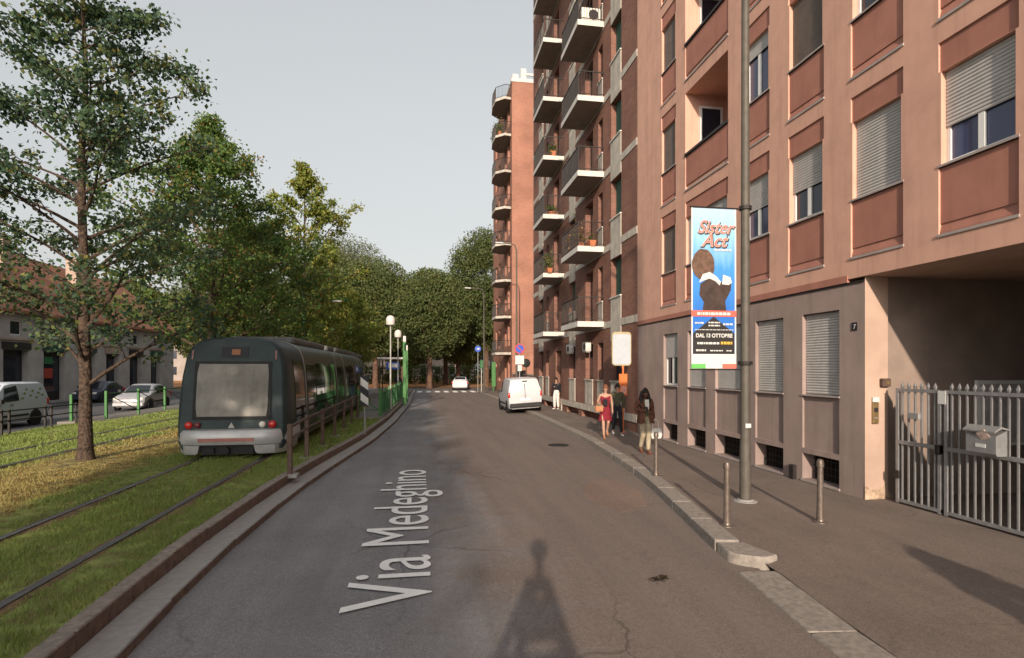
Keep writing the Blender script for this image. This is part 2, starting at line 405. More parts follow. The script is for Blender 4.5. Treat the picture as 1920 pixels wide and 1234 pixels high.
b = MB(); b.quad((-900, -900, -.06), (900, -900, -.06), (900, 900, -.06), (-900, 900, -.06)); struct(b.build('ground', 'earth'))
b = MB(); ys = [-40 + i * 1.0 for i in range(105)]
def road_row(y): return [(lk(y) - .2, y, 0), (1.5, y, 0.03), (rk(y) + .3, y, 0)]
rows = [road_row(y) for y in ys]
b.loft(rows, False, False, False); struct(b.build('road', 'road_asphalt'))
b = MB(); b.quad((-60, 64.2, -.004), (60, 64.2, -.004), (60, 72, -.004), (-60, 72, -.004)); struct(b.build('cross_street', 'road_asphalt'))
b = MB(); b.quad((-26, -40, -.01), (-14.6, -40, -.01), (-14.6, 64.1, -.01), (-26, 64.1, -.01)); struct(b.build('side_road', 'side_road_asphalt'))
b = MB(); b.quad((-60, 72, .03), (60, 72, .03), (60, 200, .03), (-60, 200, .03))
mat('litter', (.40, .19, .07), .95, .3, 2.0, big=.2); struct(b.build('leaf_strewn_verge', 'litter'))

# right pavement, sloping down to the driveway by the gate
def walk_h(x, y):
    s = sstep(5.7, 6.9, y); e = min(1, max(0, (x - rk(y) - .3) / 2.6))
    return .134 * (s + (1 - s) * (.08 + .92 * e))
yy = [-20 + i * .6 for i in range(134)]; nx = 14; rows = []
for y in yy:
    a = rk(y) + (.30 if y > 6.25 else .46); c = 14.0 if y < 9.5 else (8.0 if y < 37 else 12)
    r = []
    for i in range(nx):
        x = a + (7.45 - a) * i / (nx - 2) if i < nx - 1 else c
        r.append((x, y, walk_h(min(x, 7.4), y)))
    rows.append(r)
b = MB(); b.loft(rows, False, False, False); struct(b.build('pavement', 'walk_asphalt', smooth=True))

# kerb stones ------------------------------------------------------
def stones(root, name, fn, y0, y1, step, inner, width, z0, z1, matn, seed):
    """one stone after another along the line fn; the side towards the road is at fn(y)+inner"""
    rnd = random.Random(seed); meshes = []
    for k in range(4):
        q = MB(); q.cbox(-width / 2, width / 2, -step / 2 + .004 + .003 * k, step / 2 - .004, z0, z1 + rnd.uniform(-.003, .003), .014)
        me_ = q.mesh(name, matn if isinstance(matn, tuple) else (matn,))
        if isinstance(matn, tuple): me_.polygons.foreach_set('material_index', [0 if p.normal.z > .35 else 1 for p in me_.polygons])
        meshes.append(me_)
    y = y0; i = 0
    while y < y1:
        ym = y + step / 2; dx = (fn(y + step) - fn(y)) / step
        o = link(name, meshes[rnd.randrange(4)], root, (fn(ym) + inner, ym, rnd.uniform(-.003, .003)), (0, rnd.uniform(-.008, .008), -math.atan(dx) + rnd.uniform(-.004, .004)))
        o.scale = (1, math.sqrt(1 + dx * dx) * .998, 1); y += step; i += 1
def kerb_root(name, pts):
    q = MB(); q.loft(pts, False, False, False); return struct(q.build(name, 'soil'))
kl = kerb_root('left_kerb', [[(lk(y) - .62, y, .06), (lk(y) - .03, y, .06)] for y in [-12 + i for i in range(74)]])
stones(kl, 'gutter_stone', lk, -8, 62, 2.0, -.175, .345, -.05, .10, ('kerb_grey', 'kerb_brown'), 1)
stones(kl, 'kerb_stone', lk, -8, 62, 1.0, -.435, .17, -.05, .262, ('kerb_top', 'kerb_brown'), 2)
kr = kerb_root('right_kerb', [[(rk(y) + .02, y, -.03), (rk(y) + .28, y, -.03)] for y in [-12 + i for i in range(69)]])
stones(kr, 'kerb_stone', rk, 6.75, 57, 1.05, .155, .31, -.05, .148, 'kerb_granite', 3)
stones(kr, 'paving_strip', rk, -6, 5.9, 1.5, .235, .45, -.06, .022, 'kerb_granite', 4)
# rounded end stone where the kerb stops at the driveway
q = MB()
pl = []
for k in range(10):
    t = math.pi / 2 * k / 9; pl.append((.02 + .5 - .5 * math.cos(t), .0 - .46 * math.sin(t)))
poly = [(-.0, .32)] + [(x_ * .8, y_ * .55) for x_, y_ in pl] + [(.56, -.16), (.33, .32)]
secs = []
for z, s in ((-.05, 1.0), (.105, 1.0), (.125, .985), (.134, .95)):
    cxm, cym = .25, .02
    secs.append([(cxm + (x - cxm) * s, cym + (y - cym) * s, z) for x, y in poly])
q.loft(secs, True, True); link('corner_stone', q.mesh('corner_stone', 'kerb_granite', True), kr, (rk(6.43) + .0, 6.43, 0), (0, 0, -.2))

# lawn and tram tracks ----------------------------------------------
LAWN_Z = .235
def track_dx(y): return -(max(0, y - 28) ** 2) / 230.0
b = MB(); rows = []
for i in range(76):
    y = -20 + i
    e = lk(y) - .52
    r = []
    for k in range(26):
        x = e + (-14.4 - e) * k / 25
        z = LAWN_Z + .03 * math.sin(x * 1.7 + y * .6) * math.sin(x * .6 - y * .9) * (0 if k == 0 else 1) - (.16 * sstep(-12.2, -14.2, x) if x < -12.2 else 0)
        if y > 24.5 and x > -2.85 + track_dx(y): z = .20
        r.append((x, y, z))
    rows.append(r)
b.loft(rows, False, False, False); struct(b.build('lawn', 'lawn_ground', smooth=True))
tr = struct(link('tram_track', None))
RAILS = (-3.655, -5.10, -8.85, -10.30)
for x0 in RAILS:
    q = MB(); rows = []
    for i in range(60):
        y = -15 + i * 1.3; x = x0 + track_dx(y); z = LAWN_Z
        rows.append([(x - .055, y, z - .1), (x - .055, y, z + .042), (x - .028, y, z + .05), (x - .012, y, z + .036), (x + .004, y, z + .036), (x + .012, y, z + .052), (x + .055, y, z + .048), (x + .055, y, z - .1)])
    q.loft(rows, True, True); q.build('rail', 'rail_steel', tr, True)
    q = MB(); q.loft([[(x0 + track_dx(y) + s * (.10 + .05 * math.sin(y * 2.1 + s)), y, LAWN_Z + .034 - .05 * (k > 0)) for s, k in ((-1.6, 1), (-.6, 0), (.6, 0), (1.6, 1))] for y in [-15 + i * .5 for i in range(155)]], False, False, False)
    q.build('ballast_strip', 'soil', tr, True)

# grass -----------------------------------------------------------------
rng = np.random.default_rng(3)
def grass(n, xr, yr, hr, wd):
    x = rng.uniform(*xr, n); y = rng.uniform(*yr, n)
    e = np.array([lk(v) for v in np.linspace(-5, 60, 131)]); e = np.interp(y, np.linspace(-5, 60, 131), e)
    keep = x < e - .50
    tdx = -np.maximum(0, y - 28) ** 2 / 230
    for x0 in RAILS: keep &= np.abs(x - x0 - tdx) > .085 + .05 * rng.random(n)
    keep &= ~((y > 24.5) & (x > -2.85 + tdx))
    keep &= (np.hypot(x + 7.68, y - 14.49) > .3 + .5 * rng.random(n))
    clump = .5 + .5 * np.sin(x * 5.1 + np.sin(y * 3.7) * 2) * np.sin(y * 4.3 + np.sin(x * 2.9) * 2)
    dry = (np.abs(x + 7.1) < 1.15)
    keep &= rng.random(n) < np.where(dry, .45, .62) + .38 * clump
    x, y, clump, dry = x[keep], y[keep], clump[keep], dry[keep]; n = len(x)
    h = rng.uniform(*hr, n) * (.6 + .7 * clump) * np.where(dry, .7, 1)
    a = rng.uniform(0, 2 * np.pi, n); lean = h * rng.uniform(.2, 1.0, n); la = rng.uniform(0, 2 * np.pi, n); wv = wd * rng.uniform(.6, 1.3, n)
    z = LAWN_Z - .02 - .16 * np.clip((-12.2 - x) / 2, 0, 1)
    v = np.empty((n, 5, 3))
    c, s = np.cos(a) * wv, np.sin(a) * wv
    for i, (sg, f, zz) in enumerate(((-1, 0, 0), (1, 0, 0), (1, .35, .6), (-1, .35, .6), (0, 1, 1))):
        k = .75 if i in (2, 3) else 1
        v[:, i, 0] = x + sg * c * k + np.cos(la) * lean * f; v[:, i, 1] = y + sg * s * k + np.sin(la) * lean * f; v[:, i, 2] = z + h * zz + (.02 if zz else 0)
    return v.reshape(-1, 3), n
vs = []
for args in ((95000, (-9, -2.7), (4.2, 9.5), (.03, .075), .0035), (85000, (-12.5, -2.4), (9.5, 16), (.035, .08), .006),
             (60000, (-14.3, -1.4), (16, 26), (.04, .085), .011), (26000, (-14.3, -2.4), (26, 46), (.05, .1), .02)):
    v, n = grass(*args); vs.append(v)
v = np.concatenate(vs); n = len(v) // 5
base = np.arange(n)[:, None] * 5
f = np.concatenate([np.stack([base + np.array([0, 1, 2]), base + np.array([0, 2, 3]), base + np.array([3, 2, 4])], 1).reshape(-1, 3)])
struct(link('grass', npmesh('grass', v, f, ['grass_blades'])), 'stuff', 'short worn grass growing in and beside the tram tracks')

# ================================================================== BUILDINGS
def facade(mb, x, y0, y1, z0, z1, holes, side=1):
    """wall in the plane x facing -X (side=1) or +X (side=-1); holes: (ya,yb,za,zb,depth,back?) -> reveals and optional back face"""
    ysx = sorted({y0, y1, *[h[0] for h in holes], *[h[1] for h in holes]}); zsx = sorted({z0, z1, *[h[2] for h in holes], *[h[3] for h in holes]})
    ysx = [v for v in ysx if y0 <= v <= y1]; zsx = [v for v in zsx if z0 <= v <= z1]
    for a, b_ in zip(ysx, ysx[1:]):
        run = None
        for c, d in zip(zsx, zsx[1:]):
            ym, zm = (a + b_) / 2, (c + d) / 2
            if not any(h[0] < ym < h[1] and h[2] < zm < h[3] for h in holes):
                if run and run[1] == c: run[1] = d
                else:
                    if run: mb.quad((x, a, run[0]), (x, a, run[1]), (x, b_, run[1]), (x, b_, run[0]))
                    run = [c, d]
        if run: mb.quad((x, a, run[0]), (x, a, run[1]), (x, b_, run[1]), (x, b_, run[0]))
    for ya, yb, za, zb, dp, back in holes:
        X = x + side * dp
        mb.quad((x, ya, za), (X, ya, za), (X, ya, zb), (x, ya, zb)); mb.quad((x, yb, za), (X, yb, za), (X, yb, zb), (x, yb, zb))
        mb.quad((x, ya, za), (X, ya, za), (X, yb, za), (x, yb, za)); mb.quad((x, ya, zb), (X, ya, zb), (X, yb, zb), (x, yb, zb))
        if back: mb.quad((X, ya, za), (X, ya, zb), (X, yb, zb), (X, yb, za))

FX = 7.42
# ---------------------------------------------------------------- pink apartment house
pink = thing('apartment_house', 'salmon pink rendered apartment house with terracotta panels and a gated passage, nearest on the right', 'building', (0, 0, 0))
FH = 3.13; L0 = 4.27
BAYS = [('A', 15.72, 16.74), ('B', 12.84, 15.11), ('C', 11.17, 12.19), ('D', 9.50, 10.54), ('E', 7.74, 8.83), ('F', 6.01, 7.13), ('G', 4.30, 5.40), ('H', 2.6, 3.7), ('I', .9, 2.0), ('J', -1.6, -.5), ('K', -3.6, -2.5)]
NF = 5; TOPZ = L0 + NF * FH + .5
holes = []
for nme, a, c in BAYS:
    for k in range(NF):
        z = L0 + k * FH
        if nme == 'B' and k >= 1:
            holes.append((a, c, z + 1.06, z + 2.78, 1.5, True)); holes.append((a, c, z, z + 1.0, .05, True))
        else:
            w0 = .10
            holes.append((a, c, z, z + 1.0, .055, True))
            holes.append((a + w0 * .4, c - w0 * .4, z + 1.0, z + 2.38, .17, True))
            holes.append((a, c, z + 2.384, z + 2.81, .055, True))
b = MB(); facade(b, FX, -6, 18.72, 3.93, TOPZ, holes)
b.quad((FX, -6, TOPZ), (20, -6, TOPZ), (20, 18.72, TOPZ), (FX, 18.72, TOPZ))
b.quad((FX, -6, 3.93), (20, -6, 3.93), (20, -6, TOPZ), (FX, -6, TOPZ)); b.quad((FX, 18.72, 3.93), (20, 18.72, 3.93), (20, 18.72, TOPZ), (FX, 18.72, TOPZ))
b.quad((20, -6, 0), (20, 18.72, 0), (20, 18.72, TOPZ), (20, -6, TOPZ))
b.build('upper_wall', 'pink_render', pink)
slat_me = None
def slat_mesh(wd, h, matn):
    q = MB(); q.loft([[(0, y, 0), (-.006, y, .006), (-.011, y, h * .5), (-.006, y, h - .008), (0, y, h - .003), (.006, y, h * .5)] for y in (0, wd)], True, True)
    return q.mesh('slat', matn, True)
SL = {}
def shutter(parent, x, y0, y1, ztop, zbot, matn, single):
    """roller shutter curtain: single slats when they can be picked apart, else one ribbed mesh"""
    h = .052; n = max(1, int(round((ztop - zbot) / h))); h = (ztop - zbot) / n; key = (round(y1 - y0, 3), round(h, 4), matn)
    if single:
        if key not in SL: SL[key] = slat_mesh(y1 - y0, h, matn)
        for i in range(n): link('slat', SL[key], parent, (x, y0, zbot + i * h))
    else:
        q = MB()
        prof = []
        for i in range(n): prof += [(x, zbot + i * h), (x - .011, zbot + i * h + .004), (x - .011, zbot + (i + 1) * h - .006), (x, zbot + (i + 1) * h)]
        q.loft([[(px, y, pz) for px, pz in prof] for y in (y0, y1)], False, False, False); q.build('roller_shutter', matn, parent)
def casement(parent, x, y0, y1, z0, z1, glass='window_glass', fr='white_frame', mullion=True, name='window', t=.055):
    """white framed window standing in the opening: returns the frame (a part), its panes are sub-parts"""
    q = MB()
    q.box(x, x + .05, y0, y1, z0, z0 + t); q.box(x, x + .05, y0, y1, z1 - t, z1)
    q.box(x - .002, x + .052, y0, y0 + t, z0, z1); q.box(x - .002, x + .052, y1 - t, y1, z0, z1)
    ym = (y0 + y1) / 2
    if mullion: q.box(x - .012, x + .05, ym - t * .8, ym + t * .8, z0 + t, z1 - t)
    o = q.build(name, fr, parent)
    for a, c in (((y0 + t, ym - t * .8), (ym + t * .8, y1 - t)) if mullion else ((y0 + t, y1 - t),)):
        p = MB(); p.box(x + .022, x + .03, a, c, z0 + t, z1 - t); p.build('pane', glass, o)
    return o
state = {('F', 0): .60, ('E', 0): 1.0, ('D', 0): .55, ('C', 0): .52, ('D', 1): 1.0, ('C', 1): .25, ('E', 1): .0, ('F', 1): .3, ('B', 0): 1.0}
rs = random.Random(5)
for nme, a, c in BAYS:
    for k in range(NF):
        z = L0 + k * FH; seen = k < 3 and nme in 'ABCDEF'
        if nme == 'B' and k >= 1:
            # loggia: parapet, dark coping, rear door and window
            q = MB(); q.box(FX - .012 + .03, FX + .10, a + .02, c - .02, z + .17, z + .99); q.build('parapet_panel', 'terracotta_render', pink)
            q = MB(); q.box(FX - .03, FX + .12, a - .02, c + .02, z + 1.0, z + 1.065); q.build('coping', 'dark_iron', pink)
            q = MB(); q.box(FX - .025, FX + .04, a - .02, c + .02, z - .01, z + .03); q.build('ledge', 'grey_ledge', pink)
            q = MB(); xa, xb, za, zb = FX + .42, FX + 1.12, z + .35, z + 2.45
            for bx in ((xa, xb, za, za + .06), (xa, xb, zb - .06, zb), (xa, xa + .06, za + .06, zb - .06), (xb - .06, xb, za + .06, zb - .06)): q.box(bx[0], bx[1], c - .06, c - .003, bx[2], bx[3])
            lw = q.build('loggia_window', 'white_frame', pink)
            q = MB(); q.box(xa + .06, xb - .06, c - .03, c - .02, za + .06, zb - .06); q.build('pane', 'window_glass', lw)
            casement(pink, FX + 1.38, c - .95, c - .15, z + .2, z + 2.55, name='loggia_door', mullion=False)
            continue
        q = MB(); q.box(FX + .032, FX + .06, a + .003, c - .003, z + .19, z + .995); q.build('spandrel_panel', 'terracotta_render', pink)
        q = MB(); q.prism([(FX + .05, z + .03), (FX + .05, z + .175), (FX + .02, z + .06), (FX + .02, z + .03)], a + .003, c - .003, 'xz'); q.build('sloped_base', 'terracotta_render', pink)
        q = MB(); q.box(FX - .02, FX + .05, a - .015, c + .015, z - .012, z + .028); q.build('ledge', 'grey_ledge', pink)
        q = MB(); q.box(FX - .012, FX + .16, a - .012, c + .012, z + 1.0, z + 1.032); q.build('window_sill', 'grey_ledge', pink)
        q = MB(); q.box(FX + .03, FX + .06, a + .003, c - .003, z + 2.386, z + 2.806); q.build('lintel_panel', 'terracotta_render', pink)
        brown = nme in 'A' or (nme, k) == ('D', 1)
        f = state.get((nme, k), 1.0 if brown else rs.choice((.2, .5, 1.0, .7)))
        y0, y1 = a + .045, c - .045; z0, z1 = z + 1.035, z + 2.375
        win = casement(pink, FX + .10, y0, y1, z0, z1, 'blue_glass' if nme in 'CF' else 'window_glass', 'brown_shutter' if brown else 'white_frame')
        if f > 0: shutter(win, FX + .085, y0 + .004, y1 - .004, z1, z1 - (z1 - z0) * f, 'brown_shutter' if brown else 'shutter_slat', nme in 'DEF' and k < 2)
        if f < .9 and nme in 'DC':
            q = MB(); q.box(FX + .145, FX + .15, y0 + .06, y0 + (y1 - y0) * .75, z0, z0 + .9); q.build('curtain', 'curtain', win)
# ground floor
GW = [(15.65, 16.62), (13.98, 15.01), (12.32, 13.48), (10.73, 11.72), (9.13, 10.13)]
holes = []
GX = FX + .02
for a, c in GW:
    holes += [(a, c, 1.85, 3.42, .13, True), (a, c, .80, 1.84, .045, True), (a, c, .19, .70, .32, True)]
b = MB(); facade(b, GX, 8.53, 18.72, -.1, 3.87, holes); b.build('ground_floor_wall', 'mauve_render', pink)
b = MB(); b.box(FX - .015, FX + .05, 8.90, 18.72, 3.872, 4.0); b.build('string_course', 'terracotta_render', pink)
b = MB(); b.box(FX + .0, FX + .2, 8.535, 18.72, 3.84, 3.87); b.build('drip_edge', 'dark_iron', pink)
for i, (a, c) in enumerate(GW):
    win = casement(pink, GX + .10, a + .01, c - .01, 1.86, 3.41)
    shutter(win, GX + .085, a + .014, c - .014, 3.41, 1.87 if i else 2.7, 'shutter_slat', i >= 3)
    q = MB(); q.box(GX - .02, GX + .13, a - .01, c + .01, 1.825, 1.852); q.build('window_sill', 'grey_ledge', pink)
    q = MB(); q.box(GX - .025, GX + .3, a - .02, c + .02, .15, .188); q.build('window_sill', 'grey_ledge', pink)
    q = MB()
    for j in range(9): yb = a + (c - a) * (j + .5) / 9; q.box(GX + .24, GX + .255, yb - .007, yb + .007, .19, .70)
    for zb in (.32, .45, .58): q.box(GX + .243, GX + .252, a, c, zb - .006, zb + .006)
    g_ = q.build('basement_grille', 'dark_iron', pink)
    q = MB(); q.box(GX + .29, GX + .30, a, c, .19, .70); q.build('pane', 'dark_void', g_)
q = MB(); q.cbox(FX - .055, FX + .03, 10.30, 10.45, .12, .42, .01); q.build('downpipe_cover', 'dark_iron', pink)
# gated passage: side walls, soffit, floor is the pavement, rear wall
b = MB()
b.quad((GX, 8.53, -.1), (GX + .44, 8.53, -.1), (GX + .44, 8.53, 3.93), (GX, 8.53, 3.93))
b.quad((GX, 2.4, -.1), (14.5, 2.4, -.1), (14.5, 2.4, 3.93), (GX, 2.4, 3.93))
b.quad((14.5, 2.4, -.1), (14.5, 8.53, -.1), (14.5, 8.53, 3.93), (14.5, 2.4, 3.93))
b.quad((FX, 2.4, 3.925), (14.5, 2.4, 3.925), (14.5, 8.53, 3.925), (FX, 8.53, 3.925))
b.quad((FX, 8.53, 3.928), (FX + .3, 8.53, 3.928), (FX + .3, 8.9, 3.928), (FX, 8.9, 3.928))
b.build('passage_wall', 'passage_render', pink)
b = MB(); b.quad((GX + .44, 8.53, -.1), (GX + .44, 8.57, -.1), (GX + .44, 8.57, 3.93), (GX + .44, 8.53, 3.93)); b.quad((GX + .44, 8.57, -.1), (14.5, 8.57, -.1), (14.5, 8.57, 3.93), (GX + .44, 8.57, 3.93)); b.build('inner_wall', 'inner_shade', pink)
b = MB(); facade(b, GX, -6, 2.4, -.1, 3.93, [(.9, 2.0, 1.85, 3.42, .13, True)]); b.build('ground_floor_wall', 'mauve_render', pink)
q = MB(); q.prism([(GX - .008, .10), (GX - .008, .36), (GX + .2, .30), (GX + .36, .33), (GX + .5, .22), (GX + .6, .1)], 8.520, 8.528, 'xz'); q.build('worn_plinth', 'worn_render', pink)
q = MB(); q.box(14.40, 14.48, 5.0, 6.2, .1, 2.3); q.build('rear_door', 'dark_void', pink)
q = MB(); q.box(9.6, 10.9, 8.47, 8.525, 1.0, 2.15); nb = q.build('notice_board', 'white_frame', pink)
q = MB(); q.box(9.66, 10.84, 8.46, 8.468, 1.06, 2.09); q.build('pane', 'curtain', nb)
# number plate, intercom
q = MB(); q.box(GX - .012, GX, 8.70, 8.82, 3.02, 3.16); npl = thing('house_number_plate', 'small black house number plate on the mauve wall beside the passage', 'number plate', data=q.mesh('house_number_plate', 'black_print'))
ROTW = Matrix(((0, 0, -1, 0), (-1, 0, 0, 0), (0, 1, 0, 0), (0, 0, 0, 1)))     # text on a wall facing -X
text('digit', '7', .12, 'white_print', npl, Matrix.Translation((GX - .014, 8.785, 3.045)) @ ROTW)
ic = thing('intercom', 'brass intercom panel with white name strip on the sunlit passage jamb', 'intercom', (7.62, 8.52, 0))
mat('brass', (.30, .21, .10), .4, .15, 20, metal=.6)
q = MB(); q.cbox(-.06, .06, -.025, .0, 1.42, 1.78, .008); q.build('panel', 'brass', ic)
q = MB(); q.box(-.06, .06, -.03, 0, 1.79, 1.87); q.build('name_strip', 'white_print', ic)
q = MB(); q.box(-.035, .035, -.03, -.024, 1.62, 1.69); q.build('speaker_grille', 'black_print', ic)
for k in range(3):
    q = MB(); q.lathe([(.0, 0), (.012, 0), (.012, .006), (0, .008)], 8, (-.03 + .03 * k, -.026, 1.52), 'y'); q.build('button', 'galvanised', ic)
q = MB(); q.cbox(-.09, .07, -.07, 0, -.09, .05, .01); gl = thing('passage_lamp', 'small brown box lamp on the passage jamb above the gate', 'lamp', (7.80, 8.515, 2.14)); q.build('housing', 'brown_post', gl)
q = MB(); q.box(-.03, .03, -.076, -.069, -.05, .01); q.build('lens', 'brass', gl)

# ---------------------------------------------------------------- gate across the passage
GTX = 7.78
def gate_leaf(label, y1, y0, nbars, zt, gname, grp):
    g = thing(gname, label, 'gate', (GTX, 0, 0), 0, grp)
    q = MB()
    q.box(-.022, .022, y0, y1, zt, zt + .05); q.box(-.022, .022, y0, y1, 1.12, 1.18); q.box(-.022, .022, y0, y1, .17, .22)
    q.box(-.024, .024, y1 - .05, y1, .15, zt + .052); q.box(-.024, .024, y0, y0 + .05, .15, zt + .052); q.build('frame', 'gate_metal', g)
    bm = MB(); bm.box(-.012, .012, -.012, .012, .22, zt + .05); bm.loft([[(-.012, -.012, zt + .052), (.012, -.012, zt + .052), (.012, .012, zt + .052), (-.012, .012, zt + .052)], [(-.02, -.02, zt + .09)] + [(.02, -.02, zt + .09), (.02, .02, zt + .09), (-.02, .02, zt + .09)], [(-.001, -.001, zt + .16), (.001, -.001, zt + .16), (.001, .001, zt + .16), (-.001, .001, zt + .16)]])
    me = bm.mesh('bar', 'gate_metal')
    for i in range(nbars): link('bar', me, g, (0, y0 + .05 + (y1 - y0 - .1) * (i + .5) / nbars, 0))
    return g
g1 = gate_leaf('narrow grey barred pedestrian gate hung at the passage jamb', 8.24, 7.42, 6, 1.98, 'pedestrian_gate', None)
q = MB(); q.cbox(-.05, .0, 7.78, 7.98, 1.55, 1.65, .006); q.build('sign_plate', 'galvanised', g1)
q = MB(); q.box(-.05, -.02, 8.17, 8.26, .55, .68); q.build('hinge', 'dark_iron', g1)
q = MB(); q.cbox(-.055, .03, 7.42, 7.50, 1.05, 1.2, .008); q.build('lock', 'dark_iron', g1)
g2 = gate_leaf('wide grey barred carriage gate with spear tops, letter box on it', 7.36, 4.9, 20, 1.98, 'carriage_gate', None)
q = MB(); q.box(-.03, -.022, 7.33, 7.46, 1.82, 2.02); q.build('sign_plate', 'white_print', g2)
gate_leaf('grey barred carriage gate leaf beside the far right passage wall', 4.86, 2.44, 20, 1.98, 'carriage_gate', None)
lb = thing('letter_box', 'grey metal letter box stuffed with leaflets hanging on the gate', 'letter box', (GTX - .03, 6.62, 1.18))
q = MB(); q.prism([(-.02, 0), (-.02, .34), (-.20, .27), (-.20, .03), (-.18, 0)], -.21, .21, 'xz'); q.build('body', 'gate_metal', lb)
q = MB(); q.prism([(0, .345), (0, .36), (-.13, .40), (-.235, .335), (-.235, .315), (-.12, .37)], -.225, .225, 'xz'); q.build('lid', 'galvanised', lb)
q = MB(); q.box(-.206, -.199, -.07, .07, .10, .15); q.build('name_slot', 'white_print', lb)
mat('leaflet', (.55, .42, .36), .8, .3, 25)
for k in range(4):
    q = MB(); q.box(-.004, .004, -.07, .07, 0, .12); o = q.build('leaflet', 'leaflet', lb); o.location = (-.20 + .02 * k, -.08 + .05 * k, .22); o.rotation_euler = (.3 * k - .5, -.3 + .1 * k, .2 * k)

# ---------------------------------------------------------------- brick apartment block with balconies
brick = thing('apartment_block', 'tall brown brick apartment block with stacked white edged balconies', 'building')
BY0, BY1, BH = 18.73, 37.2, 28.8
SLABS = [4.19 + 3.08 * k for k in range(8)]
WCOL = [(20.32, 21.47), (26.75, 27.85), (34.1, 35.3)]; NARROW = [(22.52, 23.12), (32.6, 33.2)]; DOORS = [(23.87, 25.02), (30.05, 31.2)]
holes = []; wins = []
for a, c in WCOL:
    for k in range(8): holes.append((a, c, 5.11 + 3.08 * k, 6.67 + 3.08 * k, .28, True))
for a, c in NARROW:
    for k in range(8): holes.append((a, c, 5.13 + 3.08 * k, 6.62 + 3.08 * k, .28, True))
for a, c in DOORS:
    for k in range(8): holes.append((a, c, 4.30 + 3.08 * k, 6.67 + 3.08 * k, .34, True))
GF = [(20.32, 21.47), (22.45, 23.2), (23.87, 25.02), (26.75, 27.85), (32.5, 33.3), (34.1, 35.3)]
for a, c in GF: holes.append((a, c, 1.86, 3.45, .3, True))
holes.append((29.55, 30.85, .12, 3.35, .45, True))
for a, c in ((20.0, 22.2), (22.9, 25.6), (26.2, 28.4), (31.6, 33.6), (34.0, 36)): holes.append((a, c, .14, .46, .3, True))
b = MB(); facade(b, FX, BY0, BY1, -.1, BH, holes)
b.quad((FX, BY1, -.1), (18, BY1, -.1), (18, BY1, BH), (FX, BY1, BH)); b.quad((FX, BY0, -.1), (18, BY0, -.1), (18, BY0, BH), (FX, BY0, BH))
b.quad((FX, BY0, BH), (18, BY0, BH), (18, BY1, BH), (FX, BY1, BH)); b.quad((18, BY0, -.1), (18, BY0, BH), (18, BY1, BH), (18, BY1, -.1))
b.build('wall', 'brick', brick)
bxm = {}
def shared_box(name, dims, matn, parent, loc):
    key = (name, tuple(round(d, 3) for d in dims), matn)
    if key not in bxm:
        q = MB(); q.box(0, dims[0], 0, dims[1], 0, dims[2]); bxm[key] = q.mesh(name, matn)
    return link(name, bxm[key], parent, loc)
BAL = [(22.33, 25.12), (28.92, 31.62)]
for k, zs in enumerate(SLABS):
    prev = BY0 + .003
    for a, c in WCOL + [(99, 99)]:
        e = min(a, BY1)
        shared_box('floor_band', (.03, e - prev - .004, .26), 'concrete_panel', brick, (FX - .025, prev, zs - .19)); prev = c
for a, c in WCOL:
    for k in range(8):
        zt = 5.11 + 3.08 * k
        zb = 3.45 if k == 0 else 6.67 + 3.08 * (k - 1)
        shared_box('spandrel_panel', (.03, c - a, zt - zb), 'concrete_panel', brick, (FX - .028, a, zb))
        shared_box('window_sill', (.16, c - a + .06, .05), 'slab_white', brick, (FX - .07, a - .03, zt))
        wn = shared_box('window', (.04, c - a, 1.51), 'green_shutter', brick, (FX + .22, a, zt + .05))
        drop = rs.choice((1.0, 1.0, .55)) if k > 1 else 1.0
        shutter(wn, -.012, .02, c - a - .02, 1.50, 1.50 * (1 - drop) + .01, 'green_shutter', False)
        if drop < 1: shared_box('pane', (.012, c - a - .1, 1.5 * (1 - drop)), 'window_glass', wn, (-.014, .05, .02))
for a, c in NARROW:
    for k in range(8):
        zt = 5.13 + 3.08 * k
        shared_box('spandrel_panel', (.02, c - a, .86), 'concrete_panel', brick, (FX - .018, a, zt - .86))
        wn = shared_box('window', (.04, c - a, 1.45), 'brown_post', brick, (FX + .2, a, zt + .03)); shared_box('pane', (.01, c - a - .14, 1.3), 'window_glass', wn, (-.008, .07, .07))
        shared_box('window_sill', (.14, c - a + .04, .04), 'slab_white', brick, (FX - .06, a - .02, zt))
for j, (a, c) in enumerate(DOORS):
    for k in range(8):
        zt = 4.30 + 3.08 * k
        dr = shared_box('balcony_door', (.04, c - a, 2.36), 'green_shutter' if (j, k) in ((0, 3), (0, 2), (1, 4)) else 'brown_post', brick, (FX + .27, a, zt + .005))
        shared_box('pane', (.01, c - a - .2, 1.5), 'window_glass', dr, (-.008, .1, .7))
def bar_rail(x0, x1, ya, yb, z, h=1.02, step=.11):
    q = MB()
    q.box(x0 - .02, x0 + .02, ya, yb, z + h - .035, z + h); q.box(x0 - .012, x0 + .012, ya, yb, z + .09, z + .115)
    for yv in (ya, yb): q.box(x0, x1, yv - .02, yv + .02, z + h - .035, z + h); q.box(x0, x1, yv - .012, yv + .012, z + .09, z + .115)
    n = int((yb - ya) / step)
    for i in range(n + 1):
        yv = ya + (yb - ya) * i / n; r = .016 if i % 8 == 0 else .007; q.box(x0 - r, x0 + r, yv - r, yv + r, z, z + h)
    n = int((x1 - x0) / step)
    for i in range(1, n + 1):
        xv = x0 + (x1 - x0) * i / n
        for yv in (ya, yb): q.box(xv - .007, xv + .007, yv - .007, yv + .007, z + .1, z + h)
    return q
